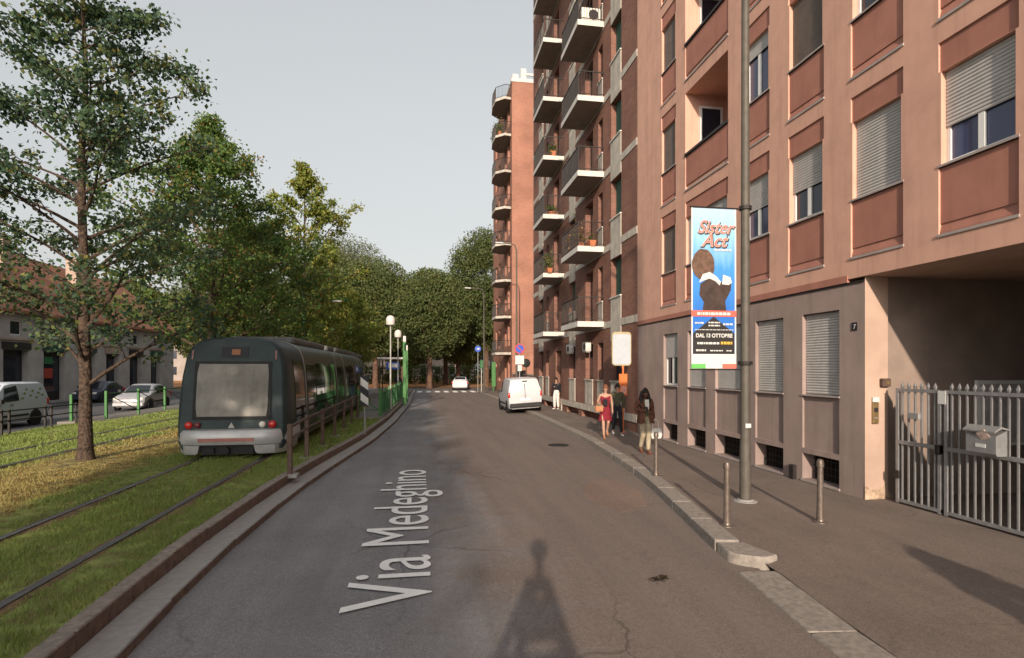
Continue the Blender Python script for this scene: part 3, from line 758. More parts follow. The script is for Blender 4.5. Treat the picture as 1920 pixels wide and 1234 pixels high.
for j, (a, c) in enumerate(BAL):
    q = MB(); q.box(FX - 1.13, FX + .0, a, c, -.22, 0); slabm = q.mesh('balcony', ['slab_white', 'slab_shade']); slabm.polygons.foreach_set('material_index', [1 if p.normal.z < -.5 else 0 for p in slabm.polygons]); rm = bar_rail(FX - 1.08, FX, a + .05, c - .05, 0).mesh('railing', 'dark_iron')
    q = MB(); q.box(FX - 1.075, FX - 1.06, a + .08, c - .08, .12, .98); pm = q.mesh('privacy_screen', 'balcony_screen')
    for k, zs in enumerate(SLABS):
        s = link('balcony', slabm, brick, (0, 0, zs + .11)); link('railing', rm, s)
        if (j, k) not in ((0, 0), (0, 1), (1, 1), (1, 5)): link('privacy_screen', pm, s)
# ground floor trim
b = MB()
for a, c in GF: pass
for a, c in GF:
    shared_box('spandrel_panel', (.03, c - a, 1.09), 'concrete_panel', brick, (FX - .03, a, .77))
    shared_box('window_sill', (.14, c - a + .08, .06), 'concrete_panel', brick, (FX - .07, a - .04, 1.84))
    wn = shared_box('window', (.04, c - a, 1.55), 'brown_post', brick, (FX + .2, a, 1.90)); shared_box('pane', (.01, c - a - .16, 1.4), 'window_glass', wn, (-.008, .08, .08))
for a, c in ((BY0 + .005, 29.5), (30.9, BY1 - .01)): shared_box('plinth_band', (.05, c - a, .27), 'concrete_panel', brick, (FX - .048, a, .48))
for a in (29.37, 30.855): shared_box('door_jamb', (.06, .16, .72), 'concrete_panel', brick, (FX - .055, a, .04))
dr = shared_box('entrance_door', (.06, 1.28, 3.2), 'brown_post', brick, (FX + .36, 29.56, .13)); shared_box('pane', (.01, .5, 1.9), 'window_glass', dr, (-.006, .7, .6))
shared_box('door_step', (.34, 1.26, .1), 'concrete_panel', brick, (FX - .02, 29.57, .06))
acm = {}
mat('ac_white', (.62, .60, .56), .5, .06, 6)
def ac_unit(label, loc, rz=0.0, s=1.0):
    t = thing('air_conditioner', label, 'air conditioner', loc, rz, 'air conditioners on the brick block')
    if not acm:
        q = MB(); q.cbox(-.16, .16, -.4, .4, .05, .6, .02); q.box(-.12, .12, -.3, -.24, 0, .06); q.box(-.12, .12, .24, .3, 0, .06); acm['b'] = q.mesh('casing', 'ac_white', True)
        q = MB(); q.lathe([(.0, 0), (.21, 0), (.21, .012), (.0, .02)], 20, (0, 0, 0), 'x'); acm['f'] = q.mesh('fan_grille', 'dark_iron')
    for nme, kx in (('casing', 'b'),):
        o = link(nme, acm['b'], t); o.scale = (s, s, s)
    f = link('fan_grille', acm['f'], t, (-.178 * s, -.1 * s, .32 * s)); f.scale = (s, s, s)
    return t
ac_unit('white air conditioner at the front of the topmost balcony in view', (FX - .52, 22.62, SLABS[4] + .11), R(90))
ac_unit('small grey air conditioner over the ground floor window nearest the street sign', (FX - .12, 24.45, 3.1), 0, .75)
ac_unit('small grey air conditioner over the third ground floor window, beyond its twin', (FX - .12, 27.3, 3.1), 0, .75)
# potted plants on balconies
leaf_mat('potted_green', [(0, (.04, .08, .02)), (.6, (.10, .15, .03)), (1, (.25, .16, .06))])
mat('terracotta_pot', (.42, .15, .07), .9, .12, 9)
def leaf_cloud(pts, sizes, rg, droop=.35):
    """folded rhombus leaves at pts"""
    n = len(pts); d = rg.normal(size=(n, 3)); d[:, 2] -= droop; d /= np.linalg.norm(d, axis=1, keepdims=True)
    u = rg.normal(size=(n, 3)); u[:, 2] += .9; s = np.cross(d, u); s /= np.linalg.norm(s, axis=1, keepdims=True) + 1e-9; nn = np.cross(s, d)
    L = sizes[:, None]
    v = np.empty((n, 4, 3)); v[:, 0] = pts; v[:, 1] = pts + d * L * .5 + s * L * .36 + nn * L * .10; v[:, 2] = pts + d * L; v[:, 3] = pts + d * L * .5 - s * L * .36 + nn * L * .10
    bI = np.arange(n)[:, None] * 4
    f = np.stack([bI + np.array([0, 1, 2]), bI + np.array([0, 2, 3])], 1).reshape(-1, 3)
    return v.reshape(-1, 3), f
def potted(label, loc, wdt, ht, seed, n=220, matn='potted_green'):
    t = thing('potted_plant', label, 'plant', loc, 0, 'potted plants on the balconies'); rg = np.random.default_rng(seed)
    q = MB(); q.loft([[(-.1, -wdt * .45, 0), (.1, -wdt * .45, 0), (.1, wdt * .45, 0), (-.1, wdt * .45, 0)], [(-.14, -wdt / 2, .24), (.14, -wdt / 2, .24), (.14, wdt / 2, .24), (-.14, wdt / 2, .24)]]); q.build('pot', 'terracotta_pot', t)
    p = rg.normal(size=(n, 3)) * np.array([.13, wdt * .27, ht * .26]) + np.array([0, 0, .24 + ht * .45])
    v, f = leaf_cloud(p, rg.uniform(.07, .14, n), rg); link('foliage', npmesh('foliage', v, f, [matn]), t)
leaf_mat('bark_leaf', [(0, (.02, .015, .01)), (1, (.06, .04, .025))], .1); leaf_mat('dry_leaves', [(0, (.18, .08, .03)), (.5, (.28, .15, .06)), (1, (.12, .12, .04))])
potted('dry brown shrub in a pot on the second nearer balcony', (FX - .85, 23.6, SLABS[1] + .11), 1.6, 1.0, 1, 420, 'dry_leaves')
potted('terracotta planter at the near end of the second nearer balcony', (FX - .5, 22.6, SLABS[1] + .11), .7, .4, 2, 60)
potted('leafy green planter on the second farther balcony', (FX - .8, 29.3, SLABS[1] + .11), 1.1, .9, 3, 380)
potted('small yellowish plant on a high farther balcony', (FX - .6, 29.2, SLABS[3] + .11), .6, .5, 4)
potted('small green plant on the third farther balcony', (FX - .6, 29.4, SLABS[2] + .11), .4, .4, 5)

# ---------------------------------------------------------------- far brick building with polygonal balconies
far = thing('apartment_tower', 'orange brick apartment building with curved balconies, beyond the parked white van', 'building')
FY0, FY1, FHH = 46.3, 58.5, 26.2
holes = []
for k in range(8):
    for a, c in ((47.3, 48.5), (49.3, 50.3), (53.2, 54.4), (55.5, 56.6)): holes.append((a, c, 1.2 + 3.15 * k, 3.0 + 3.15 * k, .25, True))
b = MB(); facade(b, FX, FY0, FY1, -.1, FHH, holes)
b.quad((FX, FY0, -.1), (20, FY0, -.1), (20, FY0, FHH), (FX, FY0, FHH)); b.quad((FX, FY1, -.1), (20, FY1, -.1), (20, FY1, FHH), (FX, FY1, FHH)); b.quad((FX, FY0, FHH), (20, FY0, FHH), (20, FY1, FHH), (FX, FY1, FHH))
b.build('wall', 'orange_brick', far)
for k in range(8):
    for a, c in ((47.3, 48.5), (49.3, 50.3), (53.2, 54.4), (55.5, 56.6)):
        wn = shared_box('window', (.04, c - a, 1.8), 'white_frame', far, (FX + .15, a, 1.2 + 3.15 * k)); shared_box('pane', (.012, c - a - .16, 1.6), 'window_glass', wn, (-.01, .08, .1))
pp = [(FX, 46.75), (FX - .55, 46.62), (FX - 1.25, 47.3), (FX - 1.35, 48.6), (FX - 1.25, 49.9), (FX - .55, 50.6), (FX, 50.5)]
q = MB(); q.prism(pp, -.2, 0, 'xy'); sm_ = q.mesh('balcony', ['concrete_panel', 'slab_shade']); sm_.polygons.foreach_set('material_index', [1 if p.normal.z < -.5 else 0 for p in sm_.polygons])
q = MB()
for (xa, ya), (xb, yb) in zip(pp, pp[1:]):
    n = max(2, int(math.hypot(xb - xa, yb - ya) / .13))
    for i in range(n):
        t = i / n; x, y = xa + (xb - xa) * t + .04, ya + (yb - ya) * t; q.box(x - .012, x + .012, y - .012, y + .012, 0, 1.0)
    q.tube([(xa + .04, ya, 1.0), (xb + .04, yb, 1.0)], .025, 5); q.tube([(xa + .04, ya, .1), (xb + .04, yb, .1)], .015, 5)
rm_ = q.mesh('railing', 'dark_iron')
for k in range(8):
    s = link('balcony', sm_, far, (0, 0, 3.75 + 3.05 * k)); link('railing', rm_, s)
q = MB(); q.box(FX - .05, 20, FY0 - .04, FY0 + .25, FHH, FHH + .3); q.box(FX - .05, FX + .2, FY0 + .25, FY1, FHH, FHH + .3); q.build('parapet', 'slab_white', far)
q = MB(); q.box(FX + .9, 14, FY0 + .02, FY0 + .12, FHH + .62, FHH + .8); q.box(FX + .75, FX + 1.2, FY0 + .0, FY0 + .15, FHH + .3, FHH + 1.15); q.box(FX + .1, FX + .6, FY0 + .3, FY0 + 2, FHH + .3, FHH + .8); q.build('roof_terrace_rail', 'slab_white', far)
potted('green balcony shrub high on the orange brick building', (FX - .9, 47.6, 3.75 + 3.05 * 6), 1.3, 1.1, 9, 500)
potted('trailing green shrub one balcony below the top, orange brick building', (FX - 1.1, 48.8, 3.75 + 3.05 * 6), 1.8, 1.2, 10, 500)

# wall and gate in the gap between the two brick buildings
gw = thing('yard_wall', 'low brick yard wall with dark gate between the two brick buildings', 'wall', (0, 0, 0))
q = MB(); q.box(FX + .05, FX + .35, BY1 + .01, 41.0, -.1, 1.9); q.box(FX + .05, FX + .35, 44.2, FY0 - .01, -.1, 1.9); q.build('wall', 'orange_brick', gw)
q = MB(); q.box(FX + .0, FX + .4, BY1 + .02, 41.0, 1.9, 1.98); q.box(FX + .0, FX + .4, 44.2, FY0 - .02, 1.9, 1.98); q.build('coping', 'concrete_panel', gw)
q = MB(); q.box(FX + .12, FX + .17, 41.0, 44.2, .1, 2.25); q.build('gate', 'dark_iron', gw)
q = MB(); q.box(12, 12.4, BY1 + .02, FY0 - .02, -.1, 3.2); q.build('rear_wall', 'concrete_panel', gw)

# ---------------------------------------------------------------- left side: low building with tiled roof, pale block
mat('left_stone', (.42, .39, .37), .9, .12, 1.2, big=.1)
mat('left_upper', (.40, .30, .24), .9, .12, 1.2, big=.1)
mat('roof_tile', (.34, .15, .09), .9, .2, 2.5, rib=(1, .28))
mat('pale_green_wall', (.44, .46, .38), .9, .08, .8, big=.08)
mat('shop_green', (.03, .16, .06), .6, .1, 3); mat('shop_red', (.38, .05, .03), .6, .1, 3); mat('awning_green', (.03, .08, .06), .8, .1, 3)
low = thing('low_house', 'low grey house with shopfronts and red tiled roof across the tram tracks', 'building')
LX = -25.6
holes = []; shops = [(31.5, 34.0), (35.6, 38.0), (39.6, 41.9), (43.4, 45.8), (47.5, 49.6), (51.2, 53.2), (55, 57.2), (59, 61)]
for a, c in shops: holes.append((a, c, .12, 3.6, .5, True)); holes.append((a + .6, c - .6, 4.5, 5.5, .2, True))
b = MB(); facade(b, LX, 29, 64, -.1, 6.0, holes, -1); b.quad((LX, 29, -.1), (-36, 29, -.1), (-36, 29, 6), (LX, 29, 6)); b.quad((LX, 64, -.1), (-36, 64, -.1), (-36, 64, 6), (LX, 64, 6)); b.build('wall', 'left_stone', low)
q = MB(); q.prism([(LX + .5, 5.9), (LX + .5, 6.1), (-31, 11.2), (-36.5, 6.1), (-36.5, 5.9)], 28.6, 64.4, 'xz'); rf = q.build('roof', 'roof_tile', low)
for yv in (37, 44.5, 53): q = MB(); q.box(-29.6, -28.8, yv, yv + .9, 8.2, 11.6); q.box(-29.7, -28.7, yv - .1, yv + 1, 11.6, 11.75); q.build('chimney', 'left_upper', rf)
for i, (a, c) in enumerate(shops):
    wn = shared_box('shop_window', (.05, c - a, 3.4), 'dark_iron', low, (LX - .45, a, .15)); shared_box('pane', (.01, c - a - .3, 2.4), 'window_glass', wn, (.055, .15, .6))
    shared_box('fascia', (.08, c - a + .3, .45), ('awning_green', 'left_upper', 'dark_iron', 'awning_green')[i % 4], low, (LX + .01, a - .15, 3.62))
    wn = shared_box('window', (.04, c - a - 1.2, 1.0), 'white_frame', low, (LX - .16, a + .6, 4.5)); shared_box('pane', (.01, c - a - 1.4, .8), 'window_glass', wn, (.042, .1, .1))
    shared_box('cornice', (.12, c - a + 1.0, .12), 'left_upper', low, (LX + .005, a - .5, 4.2))
shared_box('shop_sign', (.05, .9, .5), 'shop_green', low, (LX - .30, 43.9, 2.7)); shared_box('shop_sign', (.05, .9, .7), 'shop_red', low, (LX - .30, 43.9, 1.7))
pg = thing('pale_block', 'pale green apartment block at the far left behind the tree', 'building')
holes = [(y, y + 1.3, z, z + 1.7, .25, True) for y in (8, 11, 14, 17, 20, 23, 26) for z in (1.5, 4.8, 8.0, 11.2)]
b = MB(); facade(b, -27.5, 5, 28.4, -.1, 14.2, holes, -1); b.quad((-27.5, 28.4, -.1), (-40, 28.4, -.1), (-40, 28.4, 14.2), (-27.5, 28.4, 14.2)); b.quad((-27.5, 5, 14.2), (-40, 5, 14.2), (-40, 28.4, 14.2), (-27.5, 28.4, 14.2)); b.quad((-27.5, 5, -.1), (-40, 5, -.1), (-40, 5, 14.2), (-27.5, 5, 14.2)); b.build('wall', 'pale_green_wall', pg)
for h in holes:
    wn = shared_box('window', (.05, 1.3, 1.7), 'green_shutter', pg, (-27.72, h[0], h[2])); shared_box('pane', (.012, .9, 1.4), 'window_glass', wn, (.052, .2, .15))
q = MB(); q.box(-28, -27.1, 4.6, 28.7, 14.2, 14.5); q.build('cornice', 'slab_white', pg)
mat('distant_wall', (.30, .26, .23), .9, .1, .5)
for i, (x0, x1, y, h, lab) in enumerate(((-14, 12, 128, 9, 'pale low building glimpsed between the trunks at the end of the street'), (-60, -18, 122, 13, 'cream building far behind the left hand trees'), (16, 60, 124, 12, 'beige building hidden beyond the right hand avenue trees'))):
    t = thing('distant_building', lab, 'building', (0, 0, 0)); q = MB(); q.box(x0, x1, y, y + 10, 0, h); q.build('wall', 'distant_wall', t)
    for k in range(int((x1 - x0) / 3.2)):
        for z in range(int((h - 1) / 3.2)): shared_box('window', (1.2, .06, 1.6), 'window_glass', t, (x0 + 1 + k * 3.2, y - .05, 1.2 + 3.2 * z))
    q = MB(); q.box(x0 - .3, x1 + .3, y - .3, y + 10.3, h, h + .5); q.build('roof', 'roof_tile', t)

# ================================================================== TRAM
mat('tram_paint', (.032, .048, .050), .5, .08, 3, spec=.18)
mat('tram_side', (.045, .060, .040), .45, .08, 3, spec=.2)
mat('tram_glass', (.012, .016, .014), .05, 0, spec=.7)
mat('rear_glass', (.17, .16, .135), .28, .22, 1.6, spec=.3, streak=.35)  # streaky reflections in the rear window, put into the glass colour
mat('bumper_silver', (.43, .43, .43), .4, .06, 5, metal=.3)
mat('rubber', (.018, .018, .018), .7, .1, 9)
mat('tail_red', (.50, .02, .015), .2, 0, spec=.6); mat('lamp_clear', (.62, .60, .52), .2, 0, spec=.6); mat('tail_dark', (.15, .02, .02), .25, 0, spec=.6)
mat('stripe_red', (.36, .15, .12), .5, .1, 9); mat('seam_light', (.40, .40, .36), .5, .1, 9); mat('roof_grey', (.12, .125, .12), .6, .15, 4)
m = bpy.data.materials.new('display_glow'); m.use_nodes = True; M['display_glow'] = m
m.node_tree.nodes['Principled BSDF'].inputs['Base Color'].default_value = (.12, .04, .01, 1); m.node_tree.nodes['Principled BSDF'].inputs['Emission Color'].default_value = (1, .35, .05, 1); m.node_tree.nodes['Principled BSDF'].inputs['Emission Strength'].default_value = .04
TCX = -4.38
tram = thing('tram', 'dark green articulated tram with silver rear bumper running on the grass track', 'tram', (TCX, 14.05, 0))
HALF = [(1.13, .48), (1.20, .60), (1.215, 1.0), (1.205, 1.5), (1.165, 2.2), (1.11, 2.62), (1.02, 2.86), (.84, 3.03), (.55, 3.11), (0, 3.14)]
def tsec(y, sx=1.0, zc=1.0, lean=None, zmin=None):
    pts = [(x * sx, z if z < 1 else 1 + (z - 1) * zc) for x, z in HALF]
    full = pts + [(-x, z) for x, z in pts[-2::-1]]
    ox = track_dx(14.05 + y) - (track_dx(14.05) if 0 else 0)
    return [(x + ox, y + (lean(z) if lean else 0), z) for x, z in full]
def lean(z): return .04 + .34 * (max(0, z - .95) / 2.1) ** 1.7
def sidex(z):
    for (xa, za), (xb, zb) in zip(HALF, HALF[1:]):
        if za <= z <= zb and zb > za: return xa + (xb - xa) * (z - za) / (zb - za)
    return 1.2
q = MB(); q.loft([tsec(0, .93, .975, lean), tsec(.035, .965, .985, lean), tsec(.10, .988, .995, lean), tsec(.26, 1, 1, lean), tsec(1.0), tsec(2.45)], True, True)
q.build('rear_cab', ['tram_paint'], tram, True)
MODS = [(2.5, 8.25), (8.4, 10.55), (10.7, 16.4), (16.55, 18.7), (18.85, 24.5), (24.65, 26.8), (26.95, 30.5)]
for i, (a, c) in enumerate(MODS):
    q = MB(); q.loft([tsec(a), tsec(c)], True, True); q.build('car_module', 'tram_side', tram, True)
    q = MB(); q.loft([tsec(a - .13, .96, .98), tsec(a + .0, .96, .98)], False, False); q.build('bellows', 'rubber', tram)
    q = MB(); q.loft([tsec(a + .0, 1.006, 1.004), tsec(a + .05, 1.006, 1.004)], True, True); q.build('module_rim', 'seam_light', tram, True)
    q = MB(); ox = track_dx(14.05 + (a + c) / 2); q.cbox(ox - .8, ox + .8, a + .25, c - .25, 3.05, 3.26, .06); q.build('roof_equipment', 'roof_grey', tram)
def side_panel(nme, y0, y1, z0, z1, matn, s=1, off=.008, nz=4, par=None):
    q = MB(); rows = []
    for k in range(nz + 1):
        z = z0 + (z1 - z0) * k / nz; rows.append([(s * (sidex(z) + off) + track_dx(14.05 + y), y, z) for y in (y0, y1)])
    q.loft(rows, False, False, False); return q.build(nme, matn, par or tram, True)
for s in (1, -1):
    side_panel('cab_window', .62, 1.05, 1.1, 2.5, 'tram_side', s, .004)
    d = side_panel('door', 1.15, 2.30, .62, 2.55, 'tram_glass', s)
    side_panel('door_frame', 1.08, 1.15, .55, 2.62, 'seam_light' if 0 else 'rubber', s, .006)
    for i, (a, c) in enumerate(MODS):
        if c - a < 3: side_panel('window', a + .2, c - .2, 1.25, 2.45, 'tram_glass', s); continue
        L = c - a
        for u0, u1, k in ((.25, 1.5, 'w'), (1.62, 2.98, 'd'), (3.08, 4.2, 'w'), (4.3, L - .25, 'd')):
            if k == 'w': side_panel('window', a + u0, a + u1, 1.2, 2.46, 'tram_glass', s)
            else:
                side_panel('door', a + u0, (2 * a + u0 + u1) / 2 - .02, .58, 2.52, 'tram_glass', s, .01); side_panel('door', (2 * a + u0 + u1) / 2 + .02, a + u1, .58, 2.52, 'tram_glass', s, .01)
        side_panel('skirt_line', a + .1, c - .1, .54, .58, 'seam_light', s, .012, 1)
def rear_patch(nme, x0, x1, z0, z1, matn, off, nz=6, rnd=0.0, par=None):
    q = MB(); rows = []
    for k in range(nz + 1):
        z = z0 + (z1 - z0) * k / nz; e = rnd if k in (0, nz) else 0
        rows.append([(x, lean(z) * (1 if 1 else 0) - off, z) for x in (x0 + e, x1 - e)])
    q.loft(rows, False, False, False); return q.build(nme, matn, par or tram, True)
rw = rear_patch('rear_window', -.86, .86, 1.17, 2.53, 'rubber', .006)
rear_patch('pane', -.79, .79, 1.24, 2.47, 'rear_glass', .012, 6, .03, rw)
dd = rear_patch('destination_display', -.30, .30, 2.63, 2.88, 'black_print', .008, 3)
rear_patch('glow', -.07, .12, 2.69, 2.82, 'display_glow', .012, 2, 0, dd)
for s in (-1, 1): rear_patch('marker_light', s * .93 - .018, s * .93 + .018, 2.58, 2.8, 'tail_dark', .0 if 0 else .01, 2)
for x, r, mt in ((-.93, .075, 'tail_red'), (-.74, .06, 'tail_dark'), (.68, .065, 'lamp_clear'), (.90, .075, 'tail_red')):
    q = MB(); q.lathe([(r * 1.15, .05), (r * 1.15, -.01), (r, -.025), (r * .6, -.045), (0.005, -.05)], 16, (x, .03, 1.045), 'y'); q.build('tail_light', mt, tram, True)
q = MB(); q.prism([(-.075, .97), (.075, .97), (0, 1.10)], .012, .03, 'xz'); q.build('warning_triangle', 'seam_light', tram)
# silver bumper wrapping round the end
q = MB()
def bsec(z, g, y0):
    xw = 1.19 + g; return [(-xw, 1.5, z), (-xw, .30 + y0, z), (-xw + .06, .10 + y0, z), (-xw + .25, -.06 + y0 - g, z), (-.6, -.13 + y0 - g, z), (.6, -.13 + y0 - g, z), (xw - .25, -.06 + y0 - g, z), (xw - .06, .10 + y0, z), (xw, .30 + y0, z), (xw, 1.5, z)]
q.loft([bsec(.58, .0, .06), bsec(.60, .035, .02), bsec(.70, .05, .0), bsec(.86, .045, 0), bsec(.93, .02, .03), bsec(.95, -.03, .1)], True, True)
bp_ = q.build('rear_bumper', 'bumper_silver', tram, True)
for xa, xb, s in ((-1.2, -.66, -1), (.52, 1.2, 1)):
    q = MB(); xs = (-1.2, -.66) if s < 0 else (.52, 1.2)
    o_, i_ = (xs[0], xs[1]) if s < 0 else (xs[1], xs[0])
    def low(z, k): return [(o_ * (1 - .04 * k), 1.4, z), (o_ * (1 - .04 * k), .25, z), (o_ - s * .22, -.07 + .06 * k, z), (i_ + s * .10 * k, -.10 + .05 * k, z), (i_ + s * .1 * k, .5, z), (i_ + s * .1 * k, 1.4, z)]
    q.loft([low(.37, 1.0), low(.41, .4), low(.585, 0)], True, True); q.build('bumper_corner', 'bumper_silver', tram, True)
q = MB(); q.box(-.66, .55, -.20, -.12, .68, .755); q.build('reflector_strip', 'stripe_red', bp_)
q = MB(); q.box(-.64, .50, -.02, .6, .36, .58); q.tube([(-.1, -.1, .46), (-.1, .5, .46)], .09, 10); q.box(-.5, -.35, -.08, .2, .40, .52); q.build('coupling', 'rubber', tram)
for y in (3.0, 9.5, 17.6, 25.7):
    ox = track_dx(14.05 + y)
    for s in (-1, 1):
        q = MB(); q.lathe([(.05, -.06), (.29, -.06), (.30, .05), (.05, .06)], 18, (ox + s * .72, y, .56), 'x'); q.build('wheel', 'rubber', tram, True)
    q = MB(); q.box(ox - 1.0, ox + 1.0, y - 1.0, y + 1.0, .36, .5); q.build('bogie', 'rubber', tram)

# ================================================================== STREET FURNITURE
# tall lamp post with hanging banner
lp = thing('lamp_post', 'tall grey brown steel lamp post on the right pavement, banner hung from it', 'lamp post', (5.37, 8.75, .12))
q = MB(); q.tube([(0, 0, 0), (0, 0, .9), (0, 0, 1.1), (0, 0, 9.3)], [.095, .092, .08, .06], 16); q.build('pole', 'pole_paint', lp, True)
q = MB(); q.tube([(0, 0, 9.25), (-.1, 0, 9.7), (-.6, 0, 10.0), (-1.8, 0, 10.15)], [.075, .065, .055, .045], 10); q.build('arm', 'pole_paint', lp, True)
q = MB(); q.cbox(-2.4, -1.7, -.15, .15, 10.08, 10.22, .05); q.build('lamp_head', 'galvanised', lp)
q = MB(); q.cbox(-.05, .05, -.094, -.075, 1.25, 1.32, .004); q.build('sticker', 'white_print', lp)
q = MB(); q.lathe([(.2, 0), (.19, .02), (.14, .03), (.12, .05)], 16); q.build('base_flange', 'kerb_grey', lp)
q = MB(); q.lathe([(.1, 0), (.102, .0), (.102, .06), (.1, .06)], 16, (0, 0, 4.9)); q.build('clamp', 'dark_iron', lp); q = MB(); q.lathe([(.1, 0), (.115, .0), (.115, .06), (.1, .06)], 16, (0, 0, 2.3)); q.build('clamp', 'dark_iron', lp)
def grad_mat(name, stops, z0, z1):
    m = bpy.data.materials.new(name); m.use_nodes = True; nt = m.node_tree; b = nt.nodes['Principled BSDF']; b.inputs['Roughness'].default_value = .6; b.inputs['Specular IOR Level'].default_value = .2
    t = _n(nt, 'ShaderNodeTexCoord'); s = _n(nt, 'ShaderNodeSeparateXYZ'); nt.links.new(t.outputs['Object'], s.inputs[0])
    mr = _n(nt, 'ShaderNodeMapRange'); mr.inputs[1].default_value = z0; mr.inputs[2].default_value = z1
    nz = _n(nt, 'ShaderNodeTexNoise'); nz.inputs['Scale'].default_value = 4.0; mp = _n(nt, 'ShaderNodeMapping'); mp.inputs['Scale'].default_value = (2.5, 1, .5); nt.links.new(t.outputs['Object'], mp.inputs[0]); nt.links.new(mp.outputs[0], nz.inputs['Vector'])
    ad = _n(nt, 'ShaderNodeMath', operation='MULTIPLY_ADD'); ad.inputs[1].default_value = .55; nt.links.new(nz.outputs[0], ad.inputs[0])
    sb = _n(nt, 'ShaderNodeMath', operation='SUBTRACT'); sb.inputs[1].default_value = .275; nt.links.new(s.outputs[2], sb.inputs[0]); nt.links.new(sb.outputs[0], ad.inputs[2])
    nt.links.new(ad.outputs[0], mr.inputs[0])
    r = _n(nt, 'ShaderNodeValToRGB'); e = r.color_ramp.elements; e[0].position = 0; e[0].color = (*stops[0][1], 1); e[1].position = 1; e[1].color = (*stops[-1][1], 1)
    for p, c in stops[1:-1]: x = e.new(p); x.color = (*c, 1)
    nt.links.new(mr.outputs[0], r.inputs[0]); nt.links.new(r.outputs[0], b.inputs['Base Color']); M[name] = m
grad_mat('banner_blue', [(0, (.03, .15, .50)), (.45, (.06, .26, .62)), (.75, (.28, .52, .72)), (1, (.36, .50, .66))], .9, 2.66)
mat('banner_black', (.025, .022, .022), .6, 0); mat('banner_red', (.62, .12, .09), .6, 0); mat('banner_brown', (.13, .075, .05), .6, .25, 12); mat('banner_dark', (.055, .035, .03), .6, .25, 9)
mat('banner_glint', (.34, .54, .68), .6, .1, 6); mat('banner_pink', (.66, .20, .16), .6, .1, 9); mat('flag_green', (.12, .42, .10), .6, 0); mat('flag_red', (.66, .14, .10), .6, 0); mat('banner_gold', (.60, .36, .06), .6, 0)
bn = thing('street_banner', 'tall blue and black printed street banner hanging from the lamp post', 'banner', (4.40, 8.75, 2.36))
BW, BHt = .80, 2.66
def flat(nme, poly, matn, lev, par=bn):
    q = MB(); q.prism(poly, -.006 - .003 * lev, -.003 - .003 * lev, 'xz'); return q.build(nme, matn, par)
q = MB(); q.box(0, BW, -.003, .003, 0, BHt); q.build('sheet', 'banner_blue', bn)
q = MB(); q.tube([(-.02, 0, BHt + .01), (.95, 0, BHt + .01)], .016, 8); q.tube([(-.02, 0, -.02), (.95, 0, -.02)], .012, 8); q.build('bracket', 'dark_iron', bn)
flat('edge_strip', [(0, 0), (0, BHt), (.025, BHt), (.025, 0)], 'white_print', 0); flat('edge_strip', [(BW, 0), (BW, BHt), (BW - .025, BHt), (BW - .025, 0)], 'white_print', 0)
flat('black_field', [(.03, .24), (BW - .03, .24), (BW - .03, .58), (.4, .86), (.03, .58)], 'banner_black', 0)
flat('white_foot', [(.0, 0), (BW, 0), (BW, .238), (0, .238)], 'white_print', 1)
flat('foot_stripe', [(0, 0), (.25, 0), (.25, .075), (0, .075)], 'flag_green', 2); flat('foot_stripe', [(BW - .25, 0), (BW, 0), (BW, .075), (BW - .25, .075)], 'flag_red', 2)
flat('red_band', [(.0, .86), (BW, .86), (BW, .96), (0, .96)], 'banner_red', 2)
def rnd_poly(cx, cz, rx, rz, n=28, wob=.05, seed=0, a0=0, a1=2 * math.pi):
    r_ = random.Random(seed); return [(cx + rx * math.cos(a0 + (a1 - a0) * k / n) * (1 + r_.uniform(-wob, wob)), cz + rz * math.sin(a0 + (a1 - a0) * k / n) * (1 + r_.uniform(-wob, wob))) for k in range(n)]
flat('dark_shape', [(.20, .96), (.62, .96), (.60, 1.12), (.70, 1.30), (.71, 1.42), (.52, 1.44), (.34, 1.52), (.16, 1.40), (.14, 1.22), (.22, 1.10)], 'banner_dark', 1)
flat('brown_shape', rnd_poly(.21, 1.72, .20, .26, 28, .04, 3), 'banner_brown', 2)
flat('pale_shape', [(.13, 1.42), (.20, 1.56), (.32, 1.60), (.44, 1.53), (.52, 1.44), (.50, 1.38), (.42, 1.45), (.32, 1.49), (.20, 1.45)], 'white_print', 3)
flat('pale_shape', [(.54, 1.40), (.56, 1.56), (.69, 1.52), (.72, 1.43), (.66, 1.39)], 'white_print', 3)
BT = Matrix.Translation((0, -.016, 0)) @ Matrix.Rotation(R(90), 4, 'X')
def btext(s, x, z, size, matn, shear=0, sx=1.0, align='CENTER', bold=0.0, dy=0.0): return text('lettering', s, size, matn, bn, Matrix.Translation((x, dy, z)) @ BT, shear, align, .001, sx, bold)
btext('Sister', .42, 2.235, .30, 'banner_dark', .35, .92, bold=.016, dy=.003); btext('Sister', .41, 2.245, .30, 'white_print', .35, .92, bold=.007); btext('Sister', .41, 2.245, .30, 'banner_pink', .35, .92, dy=-.006)
btext('Act', .40, 2.015, .30, 'banner_dark', .35, 1, bold=.016, dy=.003); btext('Act', .39, 2.025, .30, 'white_print', .35, 1, bold=.007); btext('Act', .39, 2.025, .30, 'banner_pink', .35, 1, dy=-.006)
btext('DAL 13 OTTOBRE', .4, .515, .088, 'white_print', 0, .93, bold=.003)
